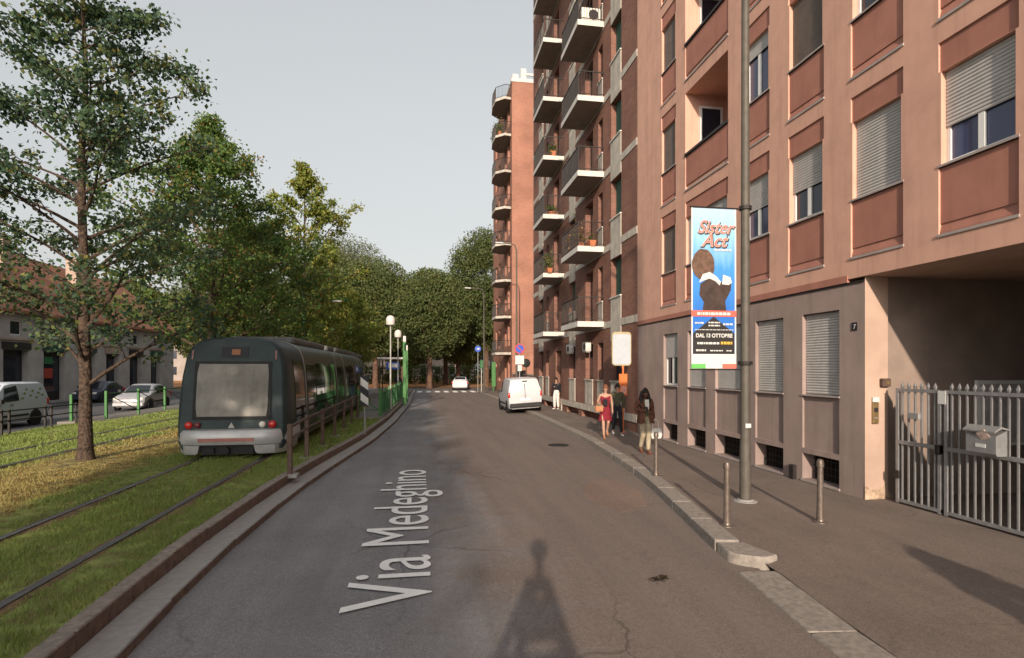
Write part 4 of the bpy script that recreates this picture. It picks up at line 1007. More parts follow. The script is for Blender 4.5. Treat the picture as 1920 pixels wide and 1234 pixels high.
# rows of print too small to read
for x0, x1, z, h, mt in ((.10, .50, .40, .035, 'white_print'), (.52, .72, .40, .045, 'banner_gold'), (.10, .70, .885, .045, 'white_print'), (.06, .22, .74, .025, 'white_print'), (.30, .50, .75, .022, 'white_print'), (.30, .50, .70, .022, 'white_print'), (.56, .74, .72, .03, 'white_print'), (.06, .74, .635, .012, 'white_print'), (.08, .25, .285, .03, 'white_print'), (.33, .55, .285, .02, 'white_print'), (.62, .72, .285, .018, 'white_print'), (.40, .70, 1.955, .028, 'white_print')):
    x = x0; r_ = random.Random(int(x0 * 100 + z * 1000))
    while x < x1:
        wd_ = min(r_.uniform(.02, .07), x1 - x + .005); flat('print_dash', [(x, z), (x + wd_, z), (x + wd_, z + h), (x, z + h)], mt, 3); x += wd_ + .012

# bollards
bm_ = None
for i, (x, y, lab) in enumerate(((4.80, 11.09, 'steel bollard farthest up the pavement, in front of the woman in brown'), (4.26, 7.40, 'steel bollard nearest the kerb, left of the lamp post base'), (5.69, 7.36, 'steel bollard standing nearest the mauve wall, right of the lamp post'))):
    t = thing('bollard', lab, 'bollard', (x, y, walk_h(x, y) - .004), .4 * i, 'bollards on the right pavement')
    if bm_ is None:
        q = MB(); q.lathe([(.056, 0), (.052, .05), (.047, .2), (.040, .78)], 14); bm_ = [q.mesh('shaft', 'bollard_metal', True)]
        q = MB(); q.lathe([(.036, .775), (.036, .80), (.05, .805), (.052, .86), (.044, .90), (.02, .92), (.002, .922)], 14); bm_.append(q.mesh('cap', 'bollard_metal', True))
        q = MB(); q.lathe([(.10, 0), (.098, .018), (.06, .03), (.055, .05)], 14); bm_.append(q.mesh('base_ring', 'bollard_metal', True))
    for me in bm_: link(me.name.split('.')[0], me, t)

# bus stop post
mat('board_white', (.42, .45, .49), .6, .04, 6); mat('orange_paint', (.60, .16, .045), .5, .08, 6); mat('yellow_paint', (.40, .34, .20), .5, .08, 6); mat('paper_pale', (.62, .30, .24), .7, .2, 9)
bs = thing('bus_stop_sign', 'orange bus stop post with white rounded board by the brick wall', 'bus stop', (6.98, 18.95, .13))
q = MB(); q.tube([(0, 0, 0), (0, 0, 2.35)], .032, 10); q.tube([(0, 0, 2.2), (-.02, 0, 2.3), (.05, 0, 2.36), (.0, 0, 2.45)], .03, 8); q.build('post', 'orange_paint', bs, True)
def rrect(w_, h_, r_, n=5):
    p = []
    for cx, cz, a in ((w_ / 2 - r_, h_ / 2 - r_, 0), (-w_ / 2 + r_, h_ / 2 - r_, 90), (-w_ / 2 + r_, -h_ / 2 + r_, 180), (w_ / 2 - r_, -h_ / 2 + r_, 270)):
        for k in range(n): t = R(a + 90 * k / (n - 1)); p.append((cx + r_ * math.cos(t), cz + r_ * math.sin(t)))
    return p
q = MB(); q.prism([(x - .06, z + 2.93) for x, z in rrect(.70, 1.18, .12)], -.03, .03, 'xz'); bd = q.build('board', 'yellow_paint', bs)
q = MB(); q.prism([(x - .06, z + 2.91) for x, z in rrect(.64, 1.06, .09)], -.035, .035, 'xz'); q.build('face', 'board_white', bd)
q = MB(); q.cbox(-.15, .15, -.05, .03, 1.30, 2.05, .02); ib = q.build('timetable_case', 'orange_paint', bs)
q = MB(); q.box(-.11, .11, -.056, -.049, 1.36, 1.62); q.build('notice', 'paper_pale', ib)
q = MB(); q.lathe([(.11, 0), (.1, .02), (.04, .04)], 12); q.build('foot', 'orange_paint', bs)

# no parking sign, round mirror
mat('sign_blue', (.03, .09, .42), .5, .05, 5); mat('sign_red', (.5, .03, .03), .5, .05, 5)
ns = thing('no_parking_sign', 'round blue no parking sign with white plate below, behind the white van', 'road sign', (5.78, 33.2, .13))
q = MB(); q.tube([(0, 0, 0), (0, 0, 3.75)], .03, 8); q.build('post', 'galvanised', ns)
q = MB(); q.lathe([(.0, 0), (.30, 0), (.30, .012), (0, .012)], 22, (0, -.05, 3.42), 'y'); d = q.build('disc', 'sign_red', ns)
q = MB(); q.lathe([(.0, 0), (.245, 0), (.245, .004), (0, .004)], 22, (0, -.056, 3.42), 'y'); q.build('face', 'sign_blue', d)
q = MB(); q.prism([(-.2, 3.58), (-.16, 3.62), (.2, 3.26), (.16, 3.22)], -.064, -.058, 'xz'); q.build('bar', 'sign_red', d)
q = MB(); q.box(-.26, .26, -.05, -.035, 2.5, 3.02); q.build('plate', 'white_print', ns)
q = MB(); q.box(-.12, .12, -.05, -.035, 2.1, 2.45); q.build('plate', 'white_print', ns)
mi = thing('traffic_mirror', 'round black backed traffic mirror on a thin post beyond the van', 'mirror', (7.0, 37.6, .13))
q = MB(); q.tube([(0, 0, 0), (0, 0, 2.4)], .03, 8); q.build('post', 'dark_iron', mi); q = MB(); q.lathe([(.0, -.06), (.15, -.05), (.29, 0), (.30, .03), (0, .03)], 20, (0, 0, 2.62), 'y'); q.build('dish', 'rubber', mi, True)

# hooked street lights further up on the right
def hook_lamp(label, x, y, h, reach, grp):
    t = thing('street_light', label, 'street light', (x, y, .13), 0, grp)
    q = MB(); q.tube([(0, 0, 0), (0, 0, 1.4), (0, 0, h - .5), (-.12, 0, h - .1), (-.45, 0, h), (-reach, 0, h + .02)], [.09, .075, .05, .045, .04, .04], 8); q.build('pole', 'pole_paint', t, True)
    q = MB(); q.cbox(-reach - .55, -reach + .05, -.1, .1, h - .03, h + .08, .03); q.build('lamp_head', 'galvanised', t)
hook_lamp('tall hooked street light in front of the orange brick building', 6.75, 40.0, 11.2, 1.0, 'hooked street lights')
hook_lamp('hooked street light near the crossing, against the dark trees', 5.6, 51.0, 9.5, 1.2, 'hooked street lights')

# brown railing beside the tram
fn = thing('brown_railing', 'low brown post and rail fence between the tram and the kerb', 'fence')
py = [11.8, 14.0, 16.15, 18.35, 20.5, 22.65, 24.8]
q = MB(); q.cbox(-.045, .045, -.045, .045, 0, 1.02, .008); pm_ = q.mesh('post', 'brown_post')
q = MB(); q.cbox(-.16, .16, -.13, .13, -.04, .03, .01); fm_ = q.mesh('footing', 'kerb_grey')
for i, y in enumerate(py):
    p = link('post', pm_, fn, (-2.58 - .1 * (i > 0), y, LAWN_Z), (0, 0, .05 * i)); link('footing', fm_, p)
for i, (a, c) in enumerate(zip(py, py[1:])):
    q = MB(); q.box(-.02, .02, 0, c - a - .09, .93, .985); link('rail', q.mesh('rail', 'brown_post'), fn, (-2.58 - .1 * (i > 0), a + .045, LAWN_Z), (0, 0, .045 if i == 0 else 0))
    q = MB(); q.box(-.018, .018, 0, c - a - .09, .70, .74); link('rail', q.mesh('rail', 'brown_post'), fn, (-2.58 - .1 * (i > 0), a + .045, LAWN_Z), (0, 0, .045 if i == 0 else 0))
# hazard marker
hm = thing('hazard_marker', 'black and white striped marker board on a grey post beside the tram', 'road sign', (-1.83, 19.0, .22))
q = MB(); q.tube([(0, 0, 0), (0, 0, 1.95)], .028, 8); q.build('post', 'galvanised', hm)
q = MB(); q.box(-.13, .13, -.045, -.03, .92, 1.92); bd = q.build('board', 'black_print', hm)
for z in (.95, 1.45):
    q = MB(); q.prism([(-.125, z + .17), (-.125, z + .42), (.125, z + .22), (.125, z - .02)], -.05, -.046, 'xz'); q.build('stripe', 'white_print', bd)
# tram stop platform: paving, green fence, globe lamps, green posts, shelter
b = MB(); rows = [[(lk(y) - .54, y, .275), (-2.85 + track_dx(y), y, .275), (-2.86 + track_dx(y), y, .05)] for y in [25 + i for i in range(34)]]; b.loft(rows, False, False, False); b.quad((lk(25) - .54, 25, .05), (lk(25) - .54, 25, .275), (-2.85, 25, .275), (-2.85, 25, .05)); struct(b.build('tram_platform', 'platform_paving'))
gf = thing('green_fence', 'long green barred fence along the tram platform edge beside the kerb', 'fence')
q = MB(); q.cbox(-.05, .05, -.05, .05, 0, 1.2, .01); gp = q.mesh('post', 'bright_green'); q = MB(); q.cbox(-.011, .011, -.011, .011, .12, 1.0, .002); gb = q.mesh('bar', 'green_paint')
yf = [25.7 + 1.9 * k for k in range(13)]
for y in yf: link('post', gp, gf, (lk(y) - .66, y, .27))
for a, c in zip(yf, yf[1:]):
    xa, xc = lk(a) - .66, lk(c) - .66
    for z in (1.02, .12): q = MB(); q.tube([(xa, a, .27 + z), (xc, c, .27 + z)], .022, 6); q.build('rail', 'green_paint', gf)
    for k in range(1, 13): t = k / 13; link('bar', gb, gf, (xa + (xc - xa) * t, a + (c - a) * t, .27))
ge = thing('green_end_barrier', 'green crossbar barrier closing the near end of the tram platform', 'fence')
for x in (-1.80, -2.75): link('post', gp, ge, (x, 25.72 if x < -2 else 25.5, .27))
q = MB(); q.tube([(-2.75, 25.72, 1.2), (-1.80, 25.5, .5)], .025, 6); q.build('brace', 'green_paint', ge)
q = MB(); q.tube([(-2.75, 25.72, .55), (-1.80, 25.5, .55)], .02, 6); q.build('rail', 'green_paint', ge)
for i, (x, y, h, lab) in enumerate(((-1.58, 30.0, 4.35, 'white globe lamp on a slim post, the nearer of two on the tram platform'), (-1.52, 38.0, 4.15, 'white globe lamp on a slim post, the farther of two on the tram platform'))):
    t = thing('globe_lamp', lab, 'street lamp', (x, y, .27), 0, 'globe lamps on the tram platform')
    q = MB(); q.tube([(0, 0, 0), (0, 0, .5), (0, 0, h)], [.06, .045, .035], 8); q.build('post', 'seam_light', t); q = MB(); q.lathe([(.03, h - .06), (.12, h), (.2, h + .02), (.225, h + .08), (.235, h + .3), (.19, h + .43), (.1, h + .5), (.01, h + .52)], 14); q.build('globe', 'lamp_white', t, True)
for i, (x, y, h, lab) in enumerate(((-.98, 34.0, 4.1, 'bright green square post with pale cap, nearer of the pair by the platform fence'), (-.96, 37.5, 3.7, 'bright green square post, farther of the pair by the platform fence'))):
    t = thing('green_post', lab, 'post', (x, y, .2), 0, 'green posts by the tram platform')
    q = MB(); q.cbox(-.10, .10, -.10, .10, 0, h - .35, .02); q.build('shaft', 'bright_green', t); q = MB(); q.cbox(-.085, .085, -.085, .085, h - .35, h, .02); q.build('cap', 'lamp_white', t)
sh = thing('tram_shelter', 'tram stop shelter with thin white canopy and blue sign', 'shelter', (-2.4, 48.0, .28))
q = MB(); q.cbox(-1.1, 1.3, -2, 2, 2.85, 3.0, .03); q.build('canopy', 'lamp_white', sh)
for x in (-.9, 1.1):
    for y in (-1.8, 1.8): q = MB(); q.tube([(x, y, 0), (x, y, 2.85)], .05, 8); q.build('post', 'brown_post', sh)
q = MB(); q.box(-.35, .65, -2.0, -1.9, 2.05, 2.62); q.build('sign', 'sign_blue', sh); q = MB(); q.box(.95, 1.0, -1.7, 1.7, .3, 2.3); q.build('pane', 'window_glass', sh)
q = MB(); q.box(-.2, .5, -2.012, -2.002, 2.2, 2.5); q.build('sign_symbol', 'white_print', sh)
# left platform beyond the trees, its kerb and fences
b = MB(); b.box(-14.5, -11.95, 25.4, 60, -.05, .22); struct(b.build('far_tram_platform', 'platform_paving'))
lf = thing('far_green_fence', 'green posts and rails of the tram platform across the tracks', 'fence')
for k, y in enumerate((26.6, 29.4, 32.2, 35.0, 37.8)):
    link('post', gp, lf, (-13.3, y, .22)); link('post', gp, lf, (-14.2, y - .8, .1)) if k == 0 else None
for a, c in zip((26.6, 29.4, 32.2, 35.0), (29.4, 32.2, 35.0, 37.8)):
    q = MB(); q.tube([(-13.3, a, 1.3), (-13.3, c, 1.3)], .025, 6); q.build('rail', 'green_paint', lf); q = MB(); q.tube([(-13.3, a, 1.3), (-13.3, c, .4)], .02, 6); q.build('brace', 'brown_post', lf)
dr_ = thing('dark_railing', 'low dark metal railing beyond the far track in front of the left road', 'fence')
for y in (19.0, 21.2, 23.4, 25.3): q = MB(); q.box(-.03, .03, -.03, .03, 0, .9); link('post', q.mesh('post', 'dark_iron'), dr_, (-13.75, y, .09)); link('post', q.mesh('post', 'dark_iron'), dr_, (-13.75, y + .35, .09))
for a, c in ((19.0, 21.2), (21.2, 23.4), (23.4, 25.65)):
    for z in (.82, .5): q = MB(); q.box(-13.77, -13.73, a + .03, c - .03, .09 + z, .13 + z); q.build('rail', 'dark_iron', dr_)
bi = thing('litter_bin', 'dark green litter bin on the left pavement by the low house', 'bin', (-23.6, 33.0, 0)); q = MB(); q.lathe([(.3, 0), (.36, .1), (.40, .95), (.42, 1.0), (.3, 1.08)], 12); q.build('body', 'awning_green', bi); q = MB(); q.lathe([(.44, .95), (.45, 1.02), (.36, 1.14), (.1, 1.18)], 12); q.build('lid', 'dark_iron', bi)
# overhead line: green masts with brackets and wire
for i, (x, y, lab) in enumerate(((-6.6, 33.5, 'green overhead line mast rising behind the tram'), (-6.9, 58.0, 'green overhead line mast far behind the tram by the dark trees'))):
    t = thing('line_mast', lab, 'mast', (x, y, .2), 0, 'green overhead line masts')
    q = MB(); q.tube([(0, 0, 0), (0, 0, 7.2)], [.11, .07], 10); q.build('pole', 'green_paint', t); q = MB(); q.tube([(-2.6, 0, 6.1), (2.6, 0, 6.1)], .03, 6); q.tube([(0, 0, 7.0), (2.4, 0, 6.12)], .012, 5); q.tube([(0, 0, 7.0), (-2.4, 0, 6.12)], .012, 5); q.build('bracket', 'green_paint', t)
    q = MB(); q.cbox(1.6, 2.1, -.1, .1, 5.98, 6.06, .02); q.cbox(-2.1, -1.6, -.1, .1, 5.98, 6.06, .02); q.build('lamp_head', 'lamp_white', t)
for x, lab in ((-4.38, 'thin black overhead wire above the nearer tram track'), (-9.58, 'thin black overhead wire above the farther tram track')):
    q = MB(); q.tube([(x + track_dx(y), y, 5.95) for y in [-20 + 4 * k for k in range(21)]], .008, 4); thing('overhead_wire', lab, 'wire', data=q.mesh('overhead_wire', 'rubber'))
# traffic lights and far signs at the crossing
tl = thing('traffic_light', 'small traffic light with green lamp at the far crossing', 'traffic light', (5.9, 56.0, .13))
q = MB(); q.tube([(0, 0, 0), (0, 0, 2.3)], .05, 8); q.build('post', 'seam_light', tl); q = MB(); q.cbox(-.16, .16, -.12, .12, 2.3, 3.1, .03); q.build('housing', 'green_paint', tl)
q = MB(); q.lathe([(.0, 0), (.1, 0), (.09, -.03), (0, -.04)], 12, (0, -.12, 2.45), 'y'); q.build('green_lamp', 'bright_green', tl)
rsn = thing('round_sign', 'round blue sign on a thin post by the far crossing', 'road sign', (5.35, 54.0, .13)); q = MB(); q.tube([(0, 0, 0), (0, 0, 4.5)], .035, 8); q.build('post', 'galvanised', rsn); q = MB(); q.lathe([(.0, 0), (.3, 0), (.3, .02), (0, .02)], 18, (0, -.05, 4.15), 'y'); q.build('disc', 'sign_blue', rsn); q = MB(); q.prism([(-.12, 4.1), (-.12, 4.2), (.03, 4.2), (.03, 4.28), (.18, 4.15), (.03, 4.02), (.03, 4.1)], -.07, -.055, 'xz'); q.build('arrow', 'white_print', rsn)
gp2 = thing('green_banner_post', 'bright lime green upright totem by the far right corner', 'post', (7.0, 55.0, .13)); q = MB(); q.cbox(-.2, .2, -.06, .06, .5, 2.9, .02); q.build('board', 'bright_green', gp2); q = MB(); q.box(-.05, .05, -.04, .04, 0, .5); q.build('stand', 'green_paint', gp2)
# crossing stripes, and the map caption of the street name added as lettering
cw = thing('zebra_crossing', 'worn white zebra crossing at the far end of the road', 'road marking')
for k in range(7): q = MB(); q.box(-.4 + .9 * k, .05 + .9 * k, 57.0, 60.2, .02, .034); q.build('stripe', 'road_paint', cw)
rl = thing('map_caption', 'large white map caption with the street name laid along the asphalt, reading away from the viewer', 'road marking', (0, 0, 0))
o = text('lettering', 'Via Medeghino', 1.28, 'road_paint', rl, Matrix.Translation((.10, 5.55, .036)) @ Matrix.Rotation(R(90), 4, 'Z'), extrude=.001)
mc = thing('manhole_cover', 'round iron manhole cover in the road near the right kerb', 'manhole cover', (4.15, 16.9, .012)); q = MB(); q.lathe([(.32, 0), (.32, .012), (.29, .014), (.0, .014)], 20); q.build('lid', 'rubber', mc)

# ================================================================== VEHICLES
mat('paint_white', (.50, .51, .53), .3, .03, 3, spec=.5); mat('paint_silver', (.42, .42, .43), .3, .03, 3, metal=.4); mat('paint_bluewhite', (.55, .60, .66), .3, .03, 3, spec=.5); mat('paint_dark', (.03, .035, .06), .3, .03, 3, spec=.5)
mat('car_glass', (.015, .02, .025), .05, 0, spec=.6); mat('car_trim', (.025, .025, .025), .6, .1, 9); mat('rim_metal', (.34, .34, .35), .4, .1, 12, metal=.6); mat('plate_white', (.7, .7, .68), .5, .03, 9)
VAN = dict(st=[(0, .42, .72, .74, .62, .74, .66), (.12, .22, .80, .84, .76, .82, .74), (.55, .2, .92, .96, .84, .87, .80), (1.05, .2, .98, 1.08, .86, .88, .80), (1.25, .2, 1.00, 1.18, .86, .88, .79), (1.95, .2, 1.02, 1.76, .86, .88, .72), (2.3, .2, 1.03, 1.82, .86, .885, .73), (4.05, .2, 1.03, 1.81, .86, .885, .73), (4.28, .22, 1.03, 1.74, .86, .88, .72), (4.38, .34, 1.0, 1.45, .85, .87, .77), (4.42, .40, .98, 1.2, .82, .86, .80)], ax=(.85, 3.55), r=.31)
HATCH = dict(st=[(0, .38, .60, .62, .55, .66, .58), (.12, .2, .72, .76, .76, .80, .68), (.7, .18, .82, .88, .82, .84, .76), (1.05, .18, .86, .96, .83, .85, .74), (1.75, .18, .90, 1.42, .83, .86, .60), (2.2, .18, .92, 1.48, .83, .86, .60), (3.2, .18, .94, 1.44, .83, .86, .60), (3.75, .2, .95, 1.18, .83, .85, .66), (3.9, .3, .92, 1.0, .80, .82, .72)], ax=(.75, 3.2), r=.30)
def vehicle(nme, label, cat, spec, paint, loc, rz, windows, rear, front=True, plate=True, grp=None, tilt=0.0, stickers=False):
    """front at local y=0, rear at +y; windows: list of (y0,y1) side glass; rear: dict of rear glass z range or None"""
    t = thing(nme, label, cat, loc, rz, grp); t.rotation_euler = (0, tilt, rz); st = spec['st']
    def sec(s):
        y, z0, zb, zt, wl, wb, wt = s
        h = [(wl * .80, z0), (wl * .97, z0 + .05), (wl, z0 + .14), (wb, zb - (zb - z0) * .35), (wb - .005, zb), ((wb + wt) / 2 + .012, (zb + zt) / 2), (wt, zt - .07 if zt - zb > .15 else zt - .03), (wt * .86, zt - .012), (0, zt)]
        return [(x, y, z) for x, z in h] + [(-x, y, z) for x, z in h[-2::-1]]
    q = MB(); q.loft([sec(s) for s in st], True, True); q.build('body', paint, t, True)
    L = st[-1][0]
    def at(y):
        for a, c in zip(st, st[1:]):
            if a[0] <= y <= c[0]:
                k = (y - a[0]) / (c[0] - a[0]); return [p + (r_ - p) * k for p, r_ in zip(a, c)]
        return st[-1]
    def sp(y, f, s, off=.012):
        _, z0, zb, zt, wl, wb, wt = at(y); zz = zt - .07
        w_ = (wb + (((wb + wt) / 2 + .012) - wb) * f * 2) if f < .5 else (((wb + wt) / 2 + .012) + (wt - ((wb + wt) / 2 + .012)) * (f - .5) * 2)
        zmid = (zb + zt) / 2; z = zb + (zmid - zb) * f * 2 if f < .5 else zmid + (zz - zmid) * (f - .5) * 2
        return (s * (w_ + off), y, z)
    for s in (-1, 1):
        for (ya, yb, sl) in windows:
            q = MB(); rows = []
            for k in range(5):
                f = .06 + .84 * k / 4; rows.append([sp(ya + sl * f, f, s), sp(yb, f, s)])
            q.loft(rows, False, False, False); q.build('side_window', 'car_glass', t, True)
        q = MB(); q.box(s * (at(1.3)[5] + .0), s * (at(1.3)[5] + .14) if s > 0 else s * (at(1.3)[5] + .14), 1.35 if spec is VAN else 1.2, 1.5 if spec is VAN else 1.34, 1.0, 1.16); q.build('wing_mirror', 'car_trim', t)
        q = MB(); q.box(min(s * .80, s * (at(L / 2)[5] + .012)), max(s * .80, s * (at(L / 2)[5] + .012)), spec['ax'][0] + .45, spec['ax'][1] - .45, .44, .52); q.build('rub_strip', 'car_trim', t)
        q = MB(); q.box(min(s * .86, s * (at(2.2)[5] + .02)), max(s * .86, s * (at(2.2)[5] + .02)), 2.05, 2.2, .90, .93); q.build('door_handle', 'car_trim', t)
        for y in spec['ax']:
            q = MB(); q.lathe([(spec['r'] + .06, -.02), (spec['r'] + .06, .012), (spec['r'] * .5, .014)] if s > 0 else [(spec['r'] + .06, .02), (spec['r'] + .06, -.012), (spec['r'] * .5, -.014)], 22, (s * .87, y, spec['r']), 'x'); q.build('wheel_arch', 'car_trim', t)
            r_ = spec['r']; x0 = s * .70
            q = MB(); q.lathe([(r_ * .6, 0), (r_ * .97, .0), (r_, .03), (r_, .16), (r_ * .96, .19), (r_ * .62, .195)] if s > 0 else [(r_ * .6, 0), (r_ * .97, 0), (r_, -.03), (r_, -.16), (r_ * .96, -.19), (r_ * .62, -.195)], 22, (x0, y, r_), 'x'); wh = q.build('wheel', 'rubber', t, True)
            q = MB(); q.lathe([(r_ * .62, .185 * s), (r_ * .55, .17 * s), (r_ * .25, .18 * s), (.02, .195 * s)], 18, (x0, y, r_), 'x'); q.build('rim', 'rim_metal', wh, True)
    # windscreen between bonnet and roof
    if spec is VAN: ws = (st[4], st[5])
    else: ws = (st[3], st[4])
    def strip(a, c, f0, f1, nme, matn, off):
        rows = []
        for k in range(4):
            f = f0 + (f1 - f0) * k / 3; p = [u + (v - u) * f for u, v in zip(a, c)]
            n_ = Vector((0, -(c[3] - a[3]), c[0] - a[0])).normalized() * off
            w_ = p[6] * .88; rows.append([(-w_, p[0] + n_.y, p[3] + n_.z - .012), (0, p[0] + n_.y, p[3] + n_.z + .006), (w_, p[0] + n_.y, p[3] + n_.z - .012)])
        q = MB(); q.loft(rows, False, False, False); return q.build(nme, matn, t, True)
    strip(ws[0], ws[1], .04, .93, 'windscreen', 'car_glass', .014)
    if rear == 'glass': strip(st[-3], st[-2], .06, .92, 'rear_window', 'car_glass', .014)
    # bumpers, lights, plates
    q = MB(); w_ = st[-2][4] - .02; q.cbox(-w_, w_, L - .14, L + .05, .30, .52, .04); q.build('rear_bumper', 'car_trim' if spec is VAN else paint, t)
    q = MB(); q.cbox(-.78, .78, -.04, .14, .26, .46, .04); q.build('front_bumper', 'car_trim' if spec is VAN else paint, t)
    for s in (-1, 1):
        zt_ = .98 if spec is VAN else .86
        q = MB(); q.cbox(s * .83 - .055, s * .83 + .055, L - .16, L + .012, zt_ - .16, zt_ + .12, .02); q.build('tail_light', 'tail_red', t, True)
        q = MB(); q.cbox(s * .62 - .13, s * .62 + .13, .0 if spec is VAN else .03, .2, .60, .74, .03); q.build('headlight', 'lamp_clear', t, True)
    q = MB(); q.box(-.26, .26, L + .0, L + .03, .64 if spec is VAN else .60, .75 if spec is VAN else .71); q.build('number_plate', 'plate_white', t)
    q = MB(); q.box(-.26, .26, -.055, -.03, .36, .46); q.build('number_plate', 'plate_white', t)
    return t, sp, at
v1, _, _ = vehicle('white_van', 'small white panel van parked with two wheels on the right kerb', 'van', VAN, 'paint_white', (5.36, 33.15, .045), math.pi, [(1.62, 2.25, .3)], None, tilt=0.0)
# the van stands with its right wheels on the pavement and shows its blind rear doors
v1.rotation_euler = (0, R(-3.8), 0); v1.location = (5.36, 33.15 - 4.42, .085)
for ch in list(v1.children): pass
v1.rotation_euler = (0, R(3.8), math.pi); v1.location = (5.36, 33.15, .085)
q = MB(); q.box(-.012, .012, 4.30, 4.432, .62, 1.5); q.build('door_seam', 'car_trim', v1); q = MB(); q.cbox(-.16, .10, 4.20, 4.345, 1.60, 1.66, .01); q.build('door_handle', 'car_trim', v1)
q = MB(); q.box(-.08, .12, 4.42, 4.437, .88, .92); q.build('badge', 'rim_metal', v1)
v2, sp2, at2 = vehicle('parked_van', 'pale van with leaf print on its side at the left edge beyond the tracks', 'van', VAN, 'paint_bluewhite', (-16.95, 23.2, 0), 0, [(1.62, 2.55, .3)], None)
leaf_mat('print_green', [(0, (.10, .22, .05)), (.5, (.22, .34, .07)), (1, (.30, .25, .05))], 0)
for k in range(9):
    q = MB(); y, f = 2.75 + .17 * k, .15 + .6 * ((k * 7) % 5) / 5; p = Vector(sp2(min(y, 4.0), f, 1, .014)); q.add([p + Vector(d) for d in ((0, -.1, 0), (.0, 0, .06), (0, .1, .01), (0, .0, -.05))], [(0, 1, 2, 3)]); q.build('leaf_print', 'print_green', v2)
vehicle('parked_car', 'silver hatchback parked facing us on the left road behind green posts', 'car', HATCH, 'paint_silver', (-16.2, 34.6, 0), R(3), [(1.45, 2.15, .35), (2.22, 3.1, 0)], 'glass')
vehicle('parked_car', 'dark blue car parked by the shopfronts behind the silver hatchback', 'car', HATCH, 'paint_dark', (-22.9, 43, 0), R(2), [(1.45, 2.15, .35), (2.22, 3.1, 0)], 'glass')
vehicle('white_car', 'white hatchback stopped beyond the far zebra crossing', 'car', HATCH, 'paint_white', (4.75, 66.6, .0), R(172), [(1.45, 2.15, .35), (2.22, 3.1, 0)], 'glass')
for i, (x, y, pnt, rz, lab) in enumerate(((-3.2, 108, 'paint_dark', 84, 'dark car parked sideways far behind the avenue trunks, left of the thick trunk'), (3.6, 110, 'paint_white', 90, 'white car parked sideways far behind the avenue trunks'), (9.5, 110, 'paint_silver', 90, 'grey car parked sideways far behind the trees, right end'), (-12.0, 106, 'paint_dark', 92, 'dark car seen under the trees behind the tram shelter'))):
    vehicle('distant_car', lab, 'car', HATCH, pnt, (x, y, .04), R(rz), [(1.45, 2.15, .35), (2.22, 3.1, 0)], 'glass', grp='cars parked beyond the avenue trees')
# the survey car this view is taken from: it stands below the viewpoint and throws the shadow on the road
sv, _, _ = vehicle('survey_car', 'car below the viewpoint carrying a camera mast, seen only by its shadow', 'car', HATCH, 'paint_silver', (.38, 1.45, .01), math.pi - R(0), [(1.45, 2.15, .35), (2.22, 3.1, 0)], 'glass')
sv.location = (-.03, 2.30, .01); sv.scale = (1, 1, .82)
q = MB()
for s in (-1, 1): q.tube([(s * .34, 2.15, 1.48), (s * .09, 2.46, 2.36)], .05, 6); q.tube([(s * .34, 2.9, 1.48), (s * .09, 2.6, 2.36)], .05, 6); q.box(s * .34 - .03, s * .34 + .03, 2.0, 3.0, 1.47, 1.53)
q.box(-.13, .13, 2.40, 2.66, 2.34, 2.42); q.box(-.20, .20, 2.40, 2.66, 1.95, 2.2); q.box(-.33, .33, 2.2, 2.8, 1.47, 1.72); q.build('roof_rack', 'car_trim', sv)
q = MB(); q.tube([(0, 2.54, 2.40), (0, 2.54, 2.72)], .05, 8); q.ell((0, 2.54, 2.84), (.12, .12, .15), 14, 10); q.build('camera_mast', 'car_trim', sv, True)

# ================================================================== PEOPLE
mat('skin', (.42, .24, .17), .6, .05, 9); mat('skin_brown', (.16, .085, .055), .6, .05, 9); mat('hair_dark', (.018, .013, .011), .6, .2, 30); mat('hair_auburn', (.16, .06, .03), .6, .2, 30)
mat('red_dress', (.20, .014, .028), .85, .25, 14); mat('olive_cloth', (.075, .075, .045), .9, .15, 12); mat('black_cloth', (.018, .018, .024), .9, .15, 12); mat('brown_jacket', (.12, .05, .03), .8, .2, 10); mat('white_cloth', (.62, .60, .57), .85, .08, 9); mat('khaki_cloth', (.34, .29, .20), .9, .12, 9); mat('green_cloth', (.10, .11, .055), .9, .12, 9); mat('tan_leather', (.40, .17, .08), .6, .15, 12); mat('brown_leather', (.14, .05, .03), .5, .1, 9); mat('jeans_blue', (.04, .06, .11), .9, .15, 9)
def skinmesh(nme, pts, edges, rad, root, matn, sub=2, parent=None):
    me = bpy.data.meshes.new(nme); me.from_pydata([tuple(p) for p in pts], edges, []); ob = bpy.data.objects.new(nme + '_tmp', me); COL.objects.link(ob)
    sk = ob.modifiers.new('s', 'SKIN'); sk.use_smooth_shade = True; sk.branch_smoothing = .4
    lay = me.skin_vertices[0].data
    for i, r_ in enumerate(rad):
        r2 = r_ if hasattr(r_, '__len__') else (r_, r_); lay[i].radius = r2; lay[i].use_root = (i == root)
    sb = ob.modifiers.new('u', 'SUBSURF'); sb.levels = sub; sb.render_levels = sub
    dg = bpy.context.evaluated_depsgraph_get(); m2 = bpy.data.meshes.new_from_object(ob.evaluated_get(dg)); m2.name = nme
    bpy.data.objects.remove(ob); bpy.data.meshes.remove(me); m2.materials.clear(); m2.materials.append(M[matn])
    m2.polygons.foreach_set('use_smooth', [True] * len(m2.polygons))
    return link(nme, m2, parent)
